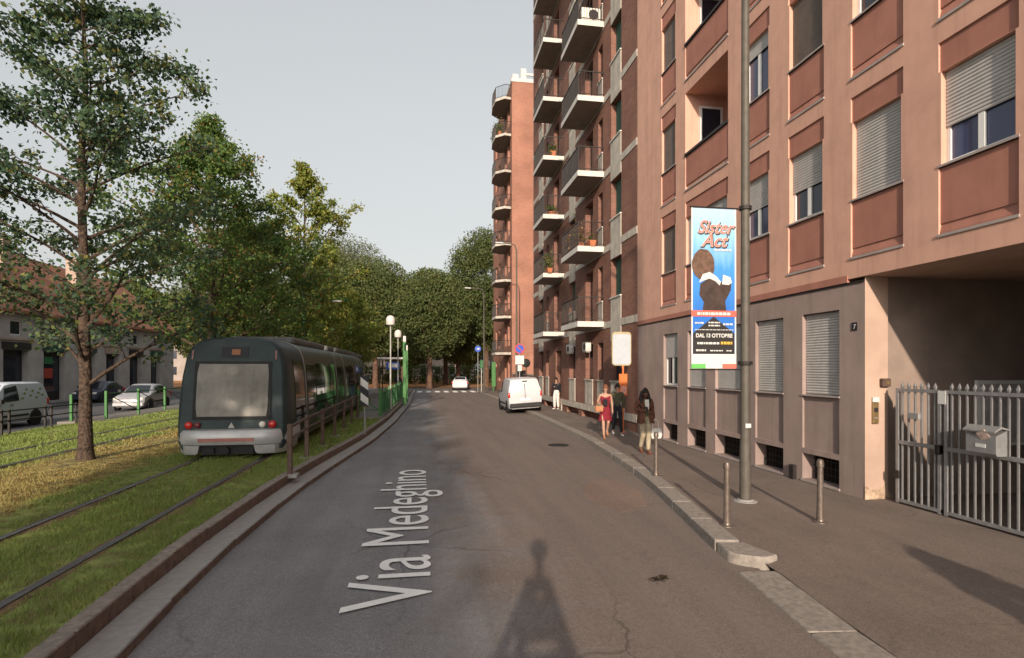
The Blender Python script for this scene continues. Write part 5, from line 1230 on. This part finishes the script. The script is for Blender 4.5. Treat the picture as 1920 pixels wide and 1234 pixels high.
def person(label, loc, rz, J, skin, hair, clothes, longhair=False, scale=1.0, group=None):
    """J: joint positions, facing -Y. One continuous skinned body; clothes are looser skins over the same joints."""
    t = thing('person', label, 'person', loc, rz, group); t.scale = (scale,) * 3
    V = {k: Vector(v) for k, v in J.items()}
    names, pts, rad, edges = [], [], [], []
    def nd(k, p, r_, par=None):
        names.append(k); pts.append(Vector(p)); rad.append(r_)
        if par is not None: edges.append((names.index(par), len(names) - 1))
    nd('pelvis', V['pelvis'], (.13, .095)); nd('waist', V['waist'], (.105, .08), 'pelvis'); nd('chest', V['chest'], (.135, .095), 'waist'); nd('neckb', V['neck'] - Vector((0, 0, .05)), (.06, .055), 'chest'); nd('neck', V['neck'] + Vector((0, 0, .02)), .048, 'neckb')
    hd = V['head']; nd('jaw', hd + Vector((0, -.022, -.075)), (.052, .06), 'neck'); nd('face', hd + Vector((0, -.015, -.01)), (.068, .082), 'jaw'); nd('crown', hd + Vector((0, .008, .06)), (.07, .085), 'face'); nd('top', hd + Vector((0, .01, .10)), (.04, .05), 'crown')
    for s, S in ((-1, 'R'), (1, 'L')):
        nd('sh' + S, V['sh' + S], .052, 'chest'); nd('el' + S, V['el' + S], .038, 'sh' + S); nd('wr' + S, V['wr' + S], .025, 'el' + S)
        d = (V['wr' + S] - V['el' + S]).normalized(); pal = V['wr' + S] + d * .07; nd('pa' + S, pal, (.032, .017), 'wr' + S)
        side = d.cross(Vector((s, 0, 0))).normalized() if abs(d.x) < .9 else Vector((0, 0, 1)); inw = Vector((-s, 0, 0))
        for k, (off, ln) in enumerate(((-.027, .062), (-.009, .075), (.009, .07), (.026, .055))):
            k1 = pal + side * off + d * ln * .6; nd('f%d%s' % (k, S), k1, .0085, 'pa' + S); nd('g%d%s' % (k, S), k1 + d * ln * .45 + inw * .015, .007, 'f%d%s' % (k, S))
        nd('th' + S, V['wr' + S] + d * .045 - side * .045, .009, 'wr' + S); nd('tt' + S, V['wr' + S] + d * .085 - side * .055, .008, 'th' + S)
        nd('hip' + S, V['hip' + S], .088, 'pelvis'); nd('kn' + S, V['kn' + S], .055, 'hip' + S); nd('ca' + S, V['kn' + S].lerp(V['an' + S], .35) + Vector((0, .012, 0)), .052, 'kn' + S); nd('an' + S, V['an' + S], .034, 'ca' + S); nd('to' + S, V['to' + S], (.038, .022), 'an' + S)
    skinmesh('body', pts, edges, rad, 0, skin, 2, t)
    P = dict(zip(names, pts))
    # face: nose, eyes, mouth, ears
    q = MB(); q.ell(tuple(hd + Vector((0, -.098, -.015))), (.012, .018, .022), 8, 6)
    for s in (-1, 1): q.ell(tuple(hd + Vector((s * .075, .0, -.01))), (.012, .018, .03), 8, 6)
    q.build('nose_and_ears', skin, t, True)
    for s in (-1, 1): q = MB(); q.ell(tuple(hd + Vector((s * .03, -.086, .012))), (.012, .008, .007), 8, 6); q.build('eye', 'hair_dark', t)
    q = MB(); q.ell(tuple(hd + Vector((0, -.085, -.055))), (.022, .008, .006), 8, 6); q.build('mouth', 'red_dress' if skin == 'skin' else 'brown_leather', t)
    q = MB()
    secs = []
    for i in range(9):
        th = math.pi * i / 16; r1 = math.sin(th)
        ring = []
        for k in range(14):
            a = 2 * math.pi * k / 14; fx, fy = math.cos(a), math.sin(a)
            zz = .145 * math.cos(th) - (.06 if fy > -.3 else 0) * (i / 8)
            ring.append(tuple(hd + Vector((.094 * r1 * fx, .018 + .108 * r1 * fy, zz + .005))))
        secs.append(ring)
    secs[0] = [tuple(Vector(p) + Vector((.003 * math.cos(k), .003 * math.sin(k), 0))) for k, p in enumerate(secs[0])]
    q.loft(secs, True, False)
    if longhair:
        for s in (-1, 0, 1):
            q.tube([hd + Vector((s * .07, .03 + .03 * (s == 0), .05)), hd + Vector((s * .098, .03 + .05 * (s == 0), -.06)), hd + Vector((s * .115, .01 + .07 * (s == 0), -.2)), hd + Vector((s * .11, -.02 + .1 * (s == 0), -.34))], [.04, .05, .058, .02], 10)
    else: q.ell(tuple(hd + Vector((0, .06, .0))), (.075, .05, .085), 10, 8)
    q.build('hair', hair, t, True)
    for nme, keys, es, rr, mt in clothes:
        skinmesh(nme, [P[k] if isinstance(k, str) else V[k[0]] if isinstance(k, tuple) and isinstance(k[0], str) else Vector(k) for k in keys], es, rr, 0, mt, 2, t)
    return t, P
WALK = dict(pelvis=(0, 0, .95), waist=(0, 0, 1.10), chest=(0, -.01, 1.32), neck=(0, 0, 1.46), head=(0, -.02, 1.60), shR=(-.165, 0, 1.40), shL=(.165, 0, 1.40), elR=(-.22, .06, 1.13), elL=(.22, .04, 1.13), wrR=(-.20, -.06, .90), wrL=(.22, -.04, .89),
            hipR=(-.09, 0, .90), hipL=(.09, 0, .90), knR=(-.09, -.12, .50), knL=(.08, .02, .48), anR=(-.08, -.16, .09), anL=(.07, .22, .16), toR=(-.08, -.30, .035), toL=(.07, .12, .05))
TOP = lambda r: ('jacket', ['waist', 'pelvis', 'chest', 'neckb', 'shR', 'elR', 'wrR', 'shL', 'elL', 'wrL'], [(0, 1), (0, 2), (2, 3), (2, 4), (4, 5), (5, 6), (2, 7), (7, 8), (8, 9)], r, None)
def top(nme, mt, g=.014, long=True, low=.0):
    keys = ['waist', 'pelvis', 'chest', 'neckb', 'shR', 'elR', 'shL', 'elL']; es = [(0, 1), (0, 2), (2, 3), (2, 4), (4, 5), (2, 6), (6, 7)]; r_ = [(.105 + g, .085 + g), (.135 + g, .1 + g), (.158 + g, .118 + g), (.068 + g, .062 + g), .072 + g, .046 + g, .072 + g, .046 + g]
    if long: keys += ['wrR', 'wrL']; es += [(5, 8), (7, 9)]; r_ += [.03 + g, .03 + g]
    return (nme, keys, es, r_, mt)
def trousers(nme, mt, g=.012):
    return (nme, ['pelvis', 'waist', 'hipR', 'knR', 'caR', 'anR', 'hipL', 'knL', 'caL', 'anL'], [(0, 1), (0, 2), (2, 3), (3, 4), (4, 5), (0, 6), (6, 7), (7, 8), (8, 9)], [(.135 + g, .1 + g), (.1 + g, .08 + g), .09 + g, .058 + g, .052 + g, .04 + g, .09 + g, .058 + g, .052 + g, .04 + g], mt)
def shoe(P, S, mt, t):
    a, o = P['an' + S], P['to' + S]; f = (o - a); f.z = 0; f.normalize(); ln = .26; c = a.copy(); base = min(a.z - .09, o.z - .035)
    q = MB(); sd_ = Vector((-f.y, f.x, 0)); up = (o - a).normalized().cross(sd_); bk = a - f * .05; bk.z = a.z - .085; fr = o + f * .06; fr.z = o.z - .03
    ax = (fr - bk).normalized(); up = sd_.cross(ax); up = up if up.z > 0 else -up; L_ = (fr - bk).length
    secs = []
    for u, w_, h in ((0, .026, .05), (.12, .036, .085), (.35, .036, .09), (.6, .045, .06), (.85, .042, .045), (1.0, .015, .03)):
        p = bk + ax * L_ * u; secs.append([p - sd_ * w_, p + sd_ * w_, p + sd_ * w_ * .8 + up * h * .7, p + up * h, p - sd_ * w_ * .8 + up * h * .7])
    q.loft(secs, True, True); q.build('shoe', mt, t, True)
def skirt(t, J, z0, z1, w0, w1, mt, nme='skirt', front=0):
    q = MB(); secs = []
    for i in range(6):
        u = i / 5; z = z0 + (z1 - z0) * u; ring = []
        for k in range(20):
            a = 2 * math.pi * k / 20; rr = (w0 + (w1 - w0) * u) * (1 + .05 * u * math.sin(5 * a + i)); ring.append((rr * math.cos(a), rr * .76 * math.sin(a) + front * u, z + .012 * u * math.sin(3 * a)))
        secs.append(ring)
    q.loft(secs, False, False); q.build(nme, mt, t, True)
def bag(nme, label, loc, w_, h, d_, mt, strap):
    t = thing(nme, label, 'bag', loc); q = MB(); q.loft([[(-w_ * .42, -d_ / 2, 0), (w_ * .42, -d_ / 2, 0), (w_ * .42, d_ / 2, 0), (-w_ * .42, d_ / 2, 0)], [(-w_ / 2, -d_ * .6, h * .35), (w_ / 2, -d_ * .6, h * .35), (w_ / 2, d_ * .6, h * .35), (-w_ / 2, d_ * .6, h * .35)], [(-w_ * .45, -d_ * .25, h), (w_ * .45, -d_ * .25, h), (w_ * .45, d_ * .25, h), (-w_ * .45, d_ * .25, h)]]); q.build('pouch', mt, t)
    q = MB(); q.tube([(-w_ * .3, 0, h), (-w_ * .22, 0, h + strap * .8), (0, 0, h + strap), (w_ * .22, 0, h + strap * .8), (w_ * .3, 0, h)], .009, 6); q.build('strap', mt, t)
# woman in a red dress
J = dict(WALK, elR=(-.25, .05, 1.16), wrR=(-.16, -.12, 1.06), wrL=(.22, -.06, .90), knL=(.08, -.10, .52), anL=(.07, .10, .20), toL=(.07, .02, .10))
t, P = person('woman in a red dress walking down the pavement with an orange handbag', (5.91, 17.67, .13), R(-8), J, 'skin', 'hair_auburn', [('dress_top', ['waist', 'pelvis', 'chest', 'shR', 'shL'], [(0, 1), (0, 2), (2, 3), (2, 4)], [(.125, .105), (.155, .12), (.17, .135), .085, .085], 'red_dress')], scale=.99)
skirt(t, J, 1.02, .56, .145, .225, 'red_dress'); shoe(P, 'R', 'tan_leather', t); shoe(P, 'L', 'tan_leather', t)
bag('handbag', 'orange handbag held by the woman in the red dress', (5.64, 17.52, .98), .26, .18, .09, 'tan_leather', .16)
q = MB(); q.cbox(-.07, .07, -.012, .012, -.11, .11, .01); thing('tablet', 'black folder held against the red dress', 'folder', (5.84, 17.47, 1.27), data=q.mesh('tablet', 'black_cloth'))
# man in dark olive shirt behind her
J = dict(WALK, knR=(-.09, .0, .48), anR=(-.10, .2, .15), toR=(-.10, .10, .05), knL=(.09, -.12, .50), anL=(.10, -.17, .09), toL=(.10, -.31, .035))
t, P = person('man in olive shirt and black trousers walking behind the red dress', (6.52, 18.25, .13), R(-5), J, 'skin', 'hair_dark', [top('shirt', 'olive_cloth', .02), trousers('trousers', 'black_cloth')], scale=1.0)
shoe(P, 'R', 'white_cloth', t); shoe(P, 'L', 'white_cloth', t)
# woman in brown jacket looking at her phone
J = dict(WALK, head=(-.01, -.05, 1.585), elR=(-.24, .05, 1.15), wrR=(-.08, -.17, 1.12), elL=(.23, .06, 1.14), wrL=(.25, .0, .90), knR=(-.07, -.06, .50), anR=(-.05, .16, .13), toR=(-.05, .06, .04), knL=(.07, -.10, .50), anL=(.03, -.15, .09), toL=(.03, -.29, .035))
t, P = person('woman in brown jacket and khaki trousers reading her phone on the pavement', (5.83, 14.2, .13), R(2), J, 'skin_brown', 'hair_dark', [trousers('trousers', 'khaki_cloth', .016), ('blouse', ['waist', 'pelvis', 'chest'], [(0, 1), (0, 2)], [(.125, .105), (.152, .125), (.13, .125)], 'green_cloth'), top('jacket', 'brown_jacket', .024)], longhair=True, scale=1.0)
q = MB(); q.loft([[(-.055, -.132, 1.42), (.055, -.132, 1.42)], [(-.06, -.150, 1.30), (.06, -.150, 1.30)], [(-.05, -.142, 1.16), (.05, -.142, 1.16)]], False, False, False); q.build('shirt_front', 'white_cloth', t)
q = MB(); secs = []
for s in (-1, 1):
    q.loft([[(s * .05, -.14, 1.12), (s * .17, -.10, 1.12), (s * .185, .03, 1.12), (s * .10, .13, 1.12)], [(s * .06, -.16, .92), (s * .19, -.12, .92), (s * .205, .03, .92), (s * .10, .15, .92)], [(s * .07, -.165, .80), (s * .20, -.12, .79), (s * .215, .03, .79), (s * .10, .16, .80)]], False, False, False)
q.build('jacket_tail', 'brown_jacket', t); shoe(P, 'R', 'brown_leather', t); shoe(P, 'L', 'brown_leather', t)
q = MB(); q.cbox(-.036, .036, -.006, .006, -.075, .075, .004); o = thing('phone', 'dark phone held by the woman in the brown jacket', 'phone', (5.80, 13.98, 1.30), data=q.mesh('phone', 'black_print')); o.rotation_euler = (R(-35), 0, 0)
bag('handbag', 'white handbag carried low by the woman in the brown jacket', (6.12, 14.17, .52), .30, .26, .12, 'white_cloth', .24)
# person in the doorway, person on the platform
J = dict(WALK, elR=(-.22, -.02, 1.15), wrR=(-.05, -.18, 1.20), knR=(-.10, -.04, .49), anR=(-.11, .0, .09), toR=(-.12, -.14, .035), knL=(.10, -.04, .49), anL=(.11, .02, .09), toL=(.13, -.12, .035))
t, P = person('person in black top and white trousers standing in the brick doorway', (7.28, 30.1, .16), R(-40), J, 'skin', 'hair_dark', [top('shirt', 'black_cloth'), trousers('trousers', 'white_cloth', .03)], scale=1.0); shoe(P, 'R', 'white_cloth', t); shoe(P, 'L', 'white_cloth', t)
t, P = person('person in dark clothes waiting on the tram platform behind the green fence', (-1.62, 40.5, .275), R(15), J, 'skin', 'hair_dark', [top('jacket', 'black_cloth', .03), trousers('trousers', 'jeans_blue', .02)], scale=1.03); shoe(P, 'R', 'black_cloth', t); shoe(P, 'L', 'black_cloth', t)

# ================================================================== TREES
mat('bark', (.080, .055, .040), .95, .5, 11, bump=1.0, bscale=20, bdist=.05); mat('bark_pale', (.13, .075, .05), .95, .3, 5, bump=.7, bscale=14, bdist=.04)
leaf_mat('leaf_blue_green', [(0, (.045, .085, .058)), (.45, (.070, .125, .066)), (.85, (.12, .165, .06)), (1, (.22, .20, .06))], .4)
leaf_mat('leaf_green', [(0, (.065, .125, .036)), (.4, (.105, .19, .048)), (.85, (.185, .24, .062)), (.96, (.25, .20, .06)), (1, (.28, .14, .05))], .45)
leaf_mat('leaf_yellow', [(0, (.11, .16, .032)), (.4, (.19, .24, .045)), (.8, (.29, .30, .06)), (1, (.37, .29, .08))], .45)
leaf_mat('leaf_olive', [(0, (.075, .100, .036)), (.45, (.105, .138, .046)), (.85, (.14, .168, .056)), (1, (.17, .155, .055))], .4)
leaf_mat('leaf_grey_green', [(0, (.085, .105, .06)), (.5, (.12, .14, .075)), (1, (.16, .165, .085))], .3)
def grow(name, label, loc, h, trunk_r, z_first, env, nb, leafn, leaf_size, leafm, barkm, seed, grp, up=.75, spread=.16, cluster=.34, twigs=7, lean_=(0, 0)):
    """central leader, ascending limbs, twigs with leaf clusters; env(t) is the crown radius at height fraction t of the crown"""
    rd = random.Random(seed); rg = np.random.default_rng(seed)
    t = thing(name, label, 'tree', loc, 0, grp); q = MB(); pts = []; rr = []
    n = 12; wx = wy = 0
    for i in range(n + 1):
        u = i / n; wx += rd.uniform(-.05, .05) * (i > 2) + lean_[0] * h / n; wy += rd.uniform(-.05, .05) * (i > 2) + lean_[1] * h / n
        pts.append((wx, wy, h * u * .97)); rr.append(max(.015, trunk_r * ((1 - u) ** .8) * (1.0 if i else 1.0)))
    base = [(0, 0, -.1), (0, 0, .06), (0, 0, .35)]; pts2 = base + [p for p in pts if p[2] > .6]; rr2 = [trunk_r * 1.7, trunk_r * 1.35, trunk_r * 1.08] + [r_ for p, r_ in zip(pts, rr) if p[2] > .6]
    q.tube(pts2, rr2, 12)
    def trunk_at(z):
        u = min(1, z / (h * .97)) * n; i = min(n - 1, int(u)); f = u - i; a, c = Vector(pts[i]), Vector(pts[i + 1]); return a.lerp(c, f), rr[i] + (rr[i + 1] - rr[i]) * f
    anchors = []; wts = []
    for b_ in range(nb):
        u = (b_ + rd.random() * .7) / nb; z = z_first + (h * .96 - z_first) * u ** .92; p, r0 = trunk_at(z)
        R_ = env(min(1, (z + h * .10 - z_first) / (h - z_first))) * rd.uniform(.72, 1.12); az = b_ * 2.39996 + rd.uniform(-.5, .5)
        d = Vector((math.cos(az), math.sin(az), 0)); bp = [p]; rad0 = min(r0 * .5, .014 + R_ * .013); m = 6; cur = p.copy(); el = up * rd.uniform(.55, 1.25)
        for k in range(1, m + 1):
            el_k = el * (1.15 - .12 * k); st_ = R_ / m; az += rd.uniform(-.16, .16); d = Vector((math.cos(az), math.sin(az), 0)); cur = cur + d * st_ + Vector((0, 0, st_ * el_k)); bp.append(cur.copy())
        q.tube(bp, [max(.006, rad0 * (1 - .88 * k / m)) for k in range(m + 1)], 6)
        for k in range(twigs):
            f = .22 + .78 * (k + rd.random()) / twigs; fi = f * m; i = min(m - 1, int(fi)); s0 = bp[i].lerp(bp[i + 1], fi - i); ta = az + (1 if k % 2 else -1) * rd.uniform(.4, 1.3); tl = R_ * spread * rd.uniform(1.0, 2.3) * (1.15 - .4 * f)
            e = s0 + Vector((math.cos(ta), math.sin(ta), rd.uniform(-.1, .75))) * tl; mid = s0.lerp(e, .5) + Vector((0, 0, tl * .08)); q.tube([s0, mid, e], [max(.005, rad0 * .34), .006, .004], 4)
            for w_ in (.45, .75, 1.0): anchors.append(tuple(s0.lerp(e, w_))); wts.append(.6 + w_)
        anchors.append(tuple(bp[-1])); wts.append(1.6)
    q.build('trunk', barkm, t, True)
    A = np.array(anchors); W_ = np.array(wts) * rg.uniform(.25, 1.6, len(wts)); W_ /= W_.sum(); idx = rg.choice(len(A), leafn, p=W_)
    P_ = A[idx] + rg.normal(size=(leafn, 3)) * np.array([cluster, cluster, cluster * .75]) * rg.uniform(.3, 1.1, (leafn, 1))
    v, f = leaf_cloud(P_, rg.uniform(.65, 1.25, leafn) * leaf_size, rg); link('crown', npmesh('crown', v, f, [leafm]), t)
    return t
ROW = 'trees standing in the row between the tram tracks'
grow('street_tree', 'slender dark green tree standing on the dry grass left of the tram', (-7.68, 14.49, LAWN_Z), 12.6, .14, 1.7, lambda u: 3.25 * (math.sin(math.pi * min(1, .30 + .66 * u)) ** .7) * (1 - .2 * u), 54, 27000, .115, 'leaf_blue_green', 'bark', 11, ROW, up=.66, cluster=.20, twigs=8)
grow('street_tree', 'dense green tree right behind the tram, reddish leaves at its top', (-8.2, 24.0, LAWN_Z), 12.4, .19, 1.6, lambda u: 4.1 * (math.sin(math.pi * min(1, .32 + .66 * u)) ** 1.0), 50, 30000, .14, 'leaf_green', 'bark', 12, ROW, up=1.0, cluster=.24)
grow('street_tree', 'dense green tree crowding behind the rear of the tram, next in the row', (-8.6, 31.0, LAWN_Z), 9.6, .18, 1.8, lambda u: 3.5 * (math.sin(math.pi * min(1, .2 + .74 * u)) ** .8), 44, 24000, .16, 'leaf_green', 'bark', 13, ROW, up=.85, cluster=.32)
grow('street_tree', 'airy yellow green tree with upright sprays against the sky', (-7.3, 37.5, LAWN_Z), 15.6, .18, 2.2, lambda u: 4.0 * (math.sin(math.pi * min(1, .18 + .80 * u)) ** .9) * (1.1 - .45 * u), 34, 15000, .19, 'leaf_yellow', 'bark', 14, ROW, up=1.7, cluster=.24, spread=.12)
grow('street_tree', 'low bright yellow green tree over the far end of the tram', (-6.6, 47.0, .2), 8.6, .15, 1.8, lambda u: 3.4 * (math.sin(math.pi * min(1, .2 + .74 * u)) ** .8), 34, 18000, .2, 'leaf_yellow', 'bark', 15, ROW, up=.6, cluster=.45)
# the row goes on behind the viewpoint and shades the near lawn and road
for i, (x, y, h) in enumerate(((-8.3, -17.0, 12.0), (-8.8, -26.0, 13.0), (-7.5, -1.2, 10.5))):
    grow('street_tree', ('green tree of the row behind the viewpoint', 'second tree of the row behind the viewpoint', 'slim tree of the row beside the viewpoint')[i], (x, y, LAWN_Z), h, .2, 3.2, lambda u, k=i: (3.1 if k < 2 else 2.4) * (math.sin(math.pi * min(1, .2 + .74 * u)) ** .8), 34, 12000 + 6000 * (i == 2), .22, 'leaf_green', 'bark', 20 + i, ROW, up=.6, cluster=.42)
def massed(name, label, loc, h, rx, rz_, zc, n, leaf_size, leafm, seed, grp, trunk_r=.3, lumps=95):
    """broad avenue tree: lumpy crown of leaf clumps over a stout trunk"""
    rg = np.random.default_rng(seed); rd = random.Random(seed); t = thing(name, label, 'tree', loc, 0, grp); q = MB()
    q.tube([(0, 0, -.1), (0, 0, .3), (.05, 0, 1.8), (.0, .1, zc - rz_ * .5), (0, 0, zc + rz_ * .3)], [trunk_r * 1.5, trunk_r * 1.1, trunk_r, trunk_r * .8, .08], 10)
    for k in range(7):
        a = k * .9 + rd.random(); z0 = zc - rz_ * rd.uniform(.5, .9); q.tube([(0, 0, max(2, z0)), (math.cos(a) * rx * .4, math.sin(a) * rx * .4, max(2.6, z0 + 1.5)), (math.cos(a) * rx * .8, math.sin(a) * rx * .8, z0 + 3)], [trunk_r * .5, trunk_r * .3, .04], 6)
    q.build('trunk', 'bark_pale', t, True)
    d = rg.normal(size=(lumps, 3)); d /= np.linalg.norm(d, axis=1, keepdims=True); rad = rg.uniform(.62, 1.0, (lumps, 1)); c = d * rad * np.array([rx, rx, rz_]) * .82 + np.array([0, 0, zc]); lr = rg.uniform(.16, .32, lumps) * rx
    idx = rg.integers(0, lumps, n); u = rg.normal(size=(n, 3)); u /= np.linalg.norm(u, axis=1, keepdims=True); P_ = c[idx] + u * (lr[idx] * rg.uniform(.72, 1.06, n))[:, None] * np.array([1, 1, .8])
    m_ = n // 4; u2 = rg.normal(size=(m_, 3)); u2 /= np.linalg.norm(u2, axis=1, keepdims=True); P_ = np.concatenate([P_, u2 * np.array([rx, rx, rz_]) * rg.uniform(.7, .97, (m_, 1)) + np.array([0, 0, zc])])
    P_ = P_[P_[:, 2] > 2.3 + .9 * rg.random(len(P_))]
    v, f = leaf_cloud(P_, rg.uniform(.6, 1.3, len(P_)) * leaf_size, rg, .5); link('crown', npmesh('crown', v, f, [leafm]), t)
AV = 'avenue trees beyond the crossing'
for i, (x, y, h, rx, rz_, zc, lm, tr_, lab) in enumerate((
        (.95, 69, 15.5, 5.6, 5.8, 9.0, 'leaf_olive', .33, 'broad olive green avenue tree with thick brown trunk at the end of the street'),
        (8.4, 74, 21.5, 6.2, 8.6, 12.8, 'leaf_olive', .36, 'tallest dark avenue tree, rising beside the orange brick building'),
        (-5.6, 71, 17, 5.6, 6.4, 10.0, 'leaf_olive', .33, 'rounded olive avenue tree left of the thick trunked one'),
        (-11.5, 75, 18, 5.8, 6.8, 10.8, 'leaf_olive', .33, 'rounded olive avenue tree above the far end of the tram'),
        (3.5, 84, 16.0, 6, 6.0, 9.5, 'leaf_olive', .33, 'olive avenue tree filling the gap behind the first two'),
        (14.5, 80, 19, 6, 7.5, 11, 'leaf_olive', .33, 'dark avenue tree mostly hidden behind the orange brick building'),
        (-12.5, 96, 25, 9.0, 10.0, 15.0, 'leaf_grey_green', .4, 'tall hazy grey green tree behind the rounded olive trees'),
        (-20, 82, 16, 6.5, 6.2, 9.4, 'leaf_grey_green', .33, 'grey green tree far behind the yellow green one'),
        (-28, 84, 15, 7, 6.2, 9, 'leaf_olive', .33, 'olive tree far behind the left trees'),
        (-38, 80, 14, 7, 6, 8.5, 'leaf_olive', .33, 'olive tree at the far left behind the tiled roof'),
        (-2.4, 76, 16, 5.4, 6.2, 8.8, 'leaf_olive', .3, 'olive avenue tree closing the gap left of the thick trunk'),
        (4.9, 77, 17, 5.4, 6.6, 9.2, 'leaf_olive', .3, 'olive avenue tree closing the gap left of the tallest one'),
        (-9.2, 82, 17, 5.8, 6.6, 9.2, 'leaf_olive', .3, 'olive avenue tree closing the gap above the tram shelter'),
        (-17.5, 72, 13, 5, 5, 7.6, 'leaf_grey_green', .3, 'grey green tree low behind the airy yellow green tree'),
        (-2.0, 104, 15, 6, 6, 8.0, 'leaf_olive', .3, 'olive tree of the second row, seen low between the avenue trunks'),
        (8.5, 104, 15, 6, 6, 8.0, 'leaf_olive', .3, 'olive tree of the second row, behind the far white car'))):
    massed('avenue_tree', lab, (x, y, .02), h, rx, rz_, zc, 48000, .25, lm, 40 + i, AV, tr_)
# hedge under the avenue trees
rg = np.random.default_rng(77); n = 16000; P_ = np.stack([rg.uniform(-34, 26, n), rg.uniform(90, 91.6, n), rg.uniform(.05, 2.9, n)], 1); v, f = leaf_cloud(P_, rg.uniform(.2, .4, n), rg)
hd_ = thing('hedge', 'long low dark green hedge under the avenue trees', 'hedge', data=npmesh('hedge', v, f, ['leaf_green']))
# fallen leaves and litter on the dry grass by the tree
rg = np.random.default_rng(5); n = 2600; x_ = rg.normal(-7.2, 1.1, n); y_ = rg.uniform(7, 24, n); P_ = np.stack([x_, y_, np.full(n, LAWN_Z + .03) + rg.uniform(0, .03, n)], 1); v, f = leaf_cloud(P_, rg.uniform(.05, .10, n), rg, 0); v[:, 2] = LAWN_Z + .02 + (v[:, 2] - LAWN_Z - .02) * .3
struct(link('fallen_leaves', npmesh('fallen_leaves', v, f, ['dry_leaves'])), 'stuff', 'dry fallen leaves scattered over the grass along the tree row')

# unseen evergreen in a tub, added to throw the long shadow on the pavement
tub = thing('shadow_shrub', 'slim clipped evergreen in a grey tub, added outside the view to shadow the pavement', 'plant', (4.95, 1.0, .06))
q = MB(); q.lathe([(.22, 0), (.26, .35), (.28, .38), (.2, .40)], 16); q.build('tub', 'kerb_grey', tub, True)
rg = np.random.default_rng(8); n = 3500; th = rg.uniform(0, 2 * np.pi, n); zz = rg.random(n); rr_ = .34 * np.sin(np.pi * np.clip(.08 + .92 * zz, 0, 1)) ** .6 * rg.uniform(.5, 1, n)
v, f = leaf_cloud(np.stack([rr_ * np.cos(th), rr_ * np.sin(th), .4 + 1.25 * zz], 1), rg.uniform(.05, .09, n), rg); link('foliage', npmesh('foliage', v, f, ['potted_green']), tub)

# small clump of wet leaves and a tar patch on the asphalt
q = MB(); r_ = random.Random(4); q.prism([(x, y) for x, y in rnd_poly(0, 0, .11, .045, 22, .35, 4)], 0, .006, 'xy'); sp_ = thing('leaf_clump', 'small dark clump of wet leaves on the asphalt near the right kerb end', 'leaves', (2.62, 5.95, .016), .5); q.build('mat', 'dark_void', sp_)
rg = np.random.default_rng(31); v, f = leaf_cloud(np.stack([rg.normal(0, .08, 60), rg.normal(0, .035, 60), np.full(60, .012)], 1), rg.uniform(.03, .06, 60), rg, 0); v[:, 2] = .004 + np.abs(v[:, 2] - .012) * .4; link('leaves', npmesh('leaves', v, f, ['bark_leaf']), sp_)

q = MB(); q.prism(rnd_poly(0, 0, .55, 1.35, 26, .10, 12), 0, .004, 'xy'); rp_ = thing('repair_patch', 'reddish asphalt repair patch in the road beside the right kerb', 'road patch', (3.55, 10.2, .012), -.19); asphalt_mat('patch_asphalt', (.175, .125, .10), (.215, .155, .125), .2); q.build('surface', 'patch_asphalt', rp_)
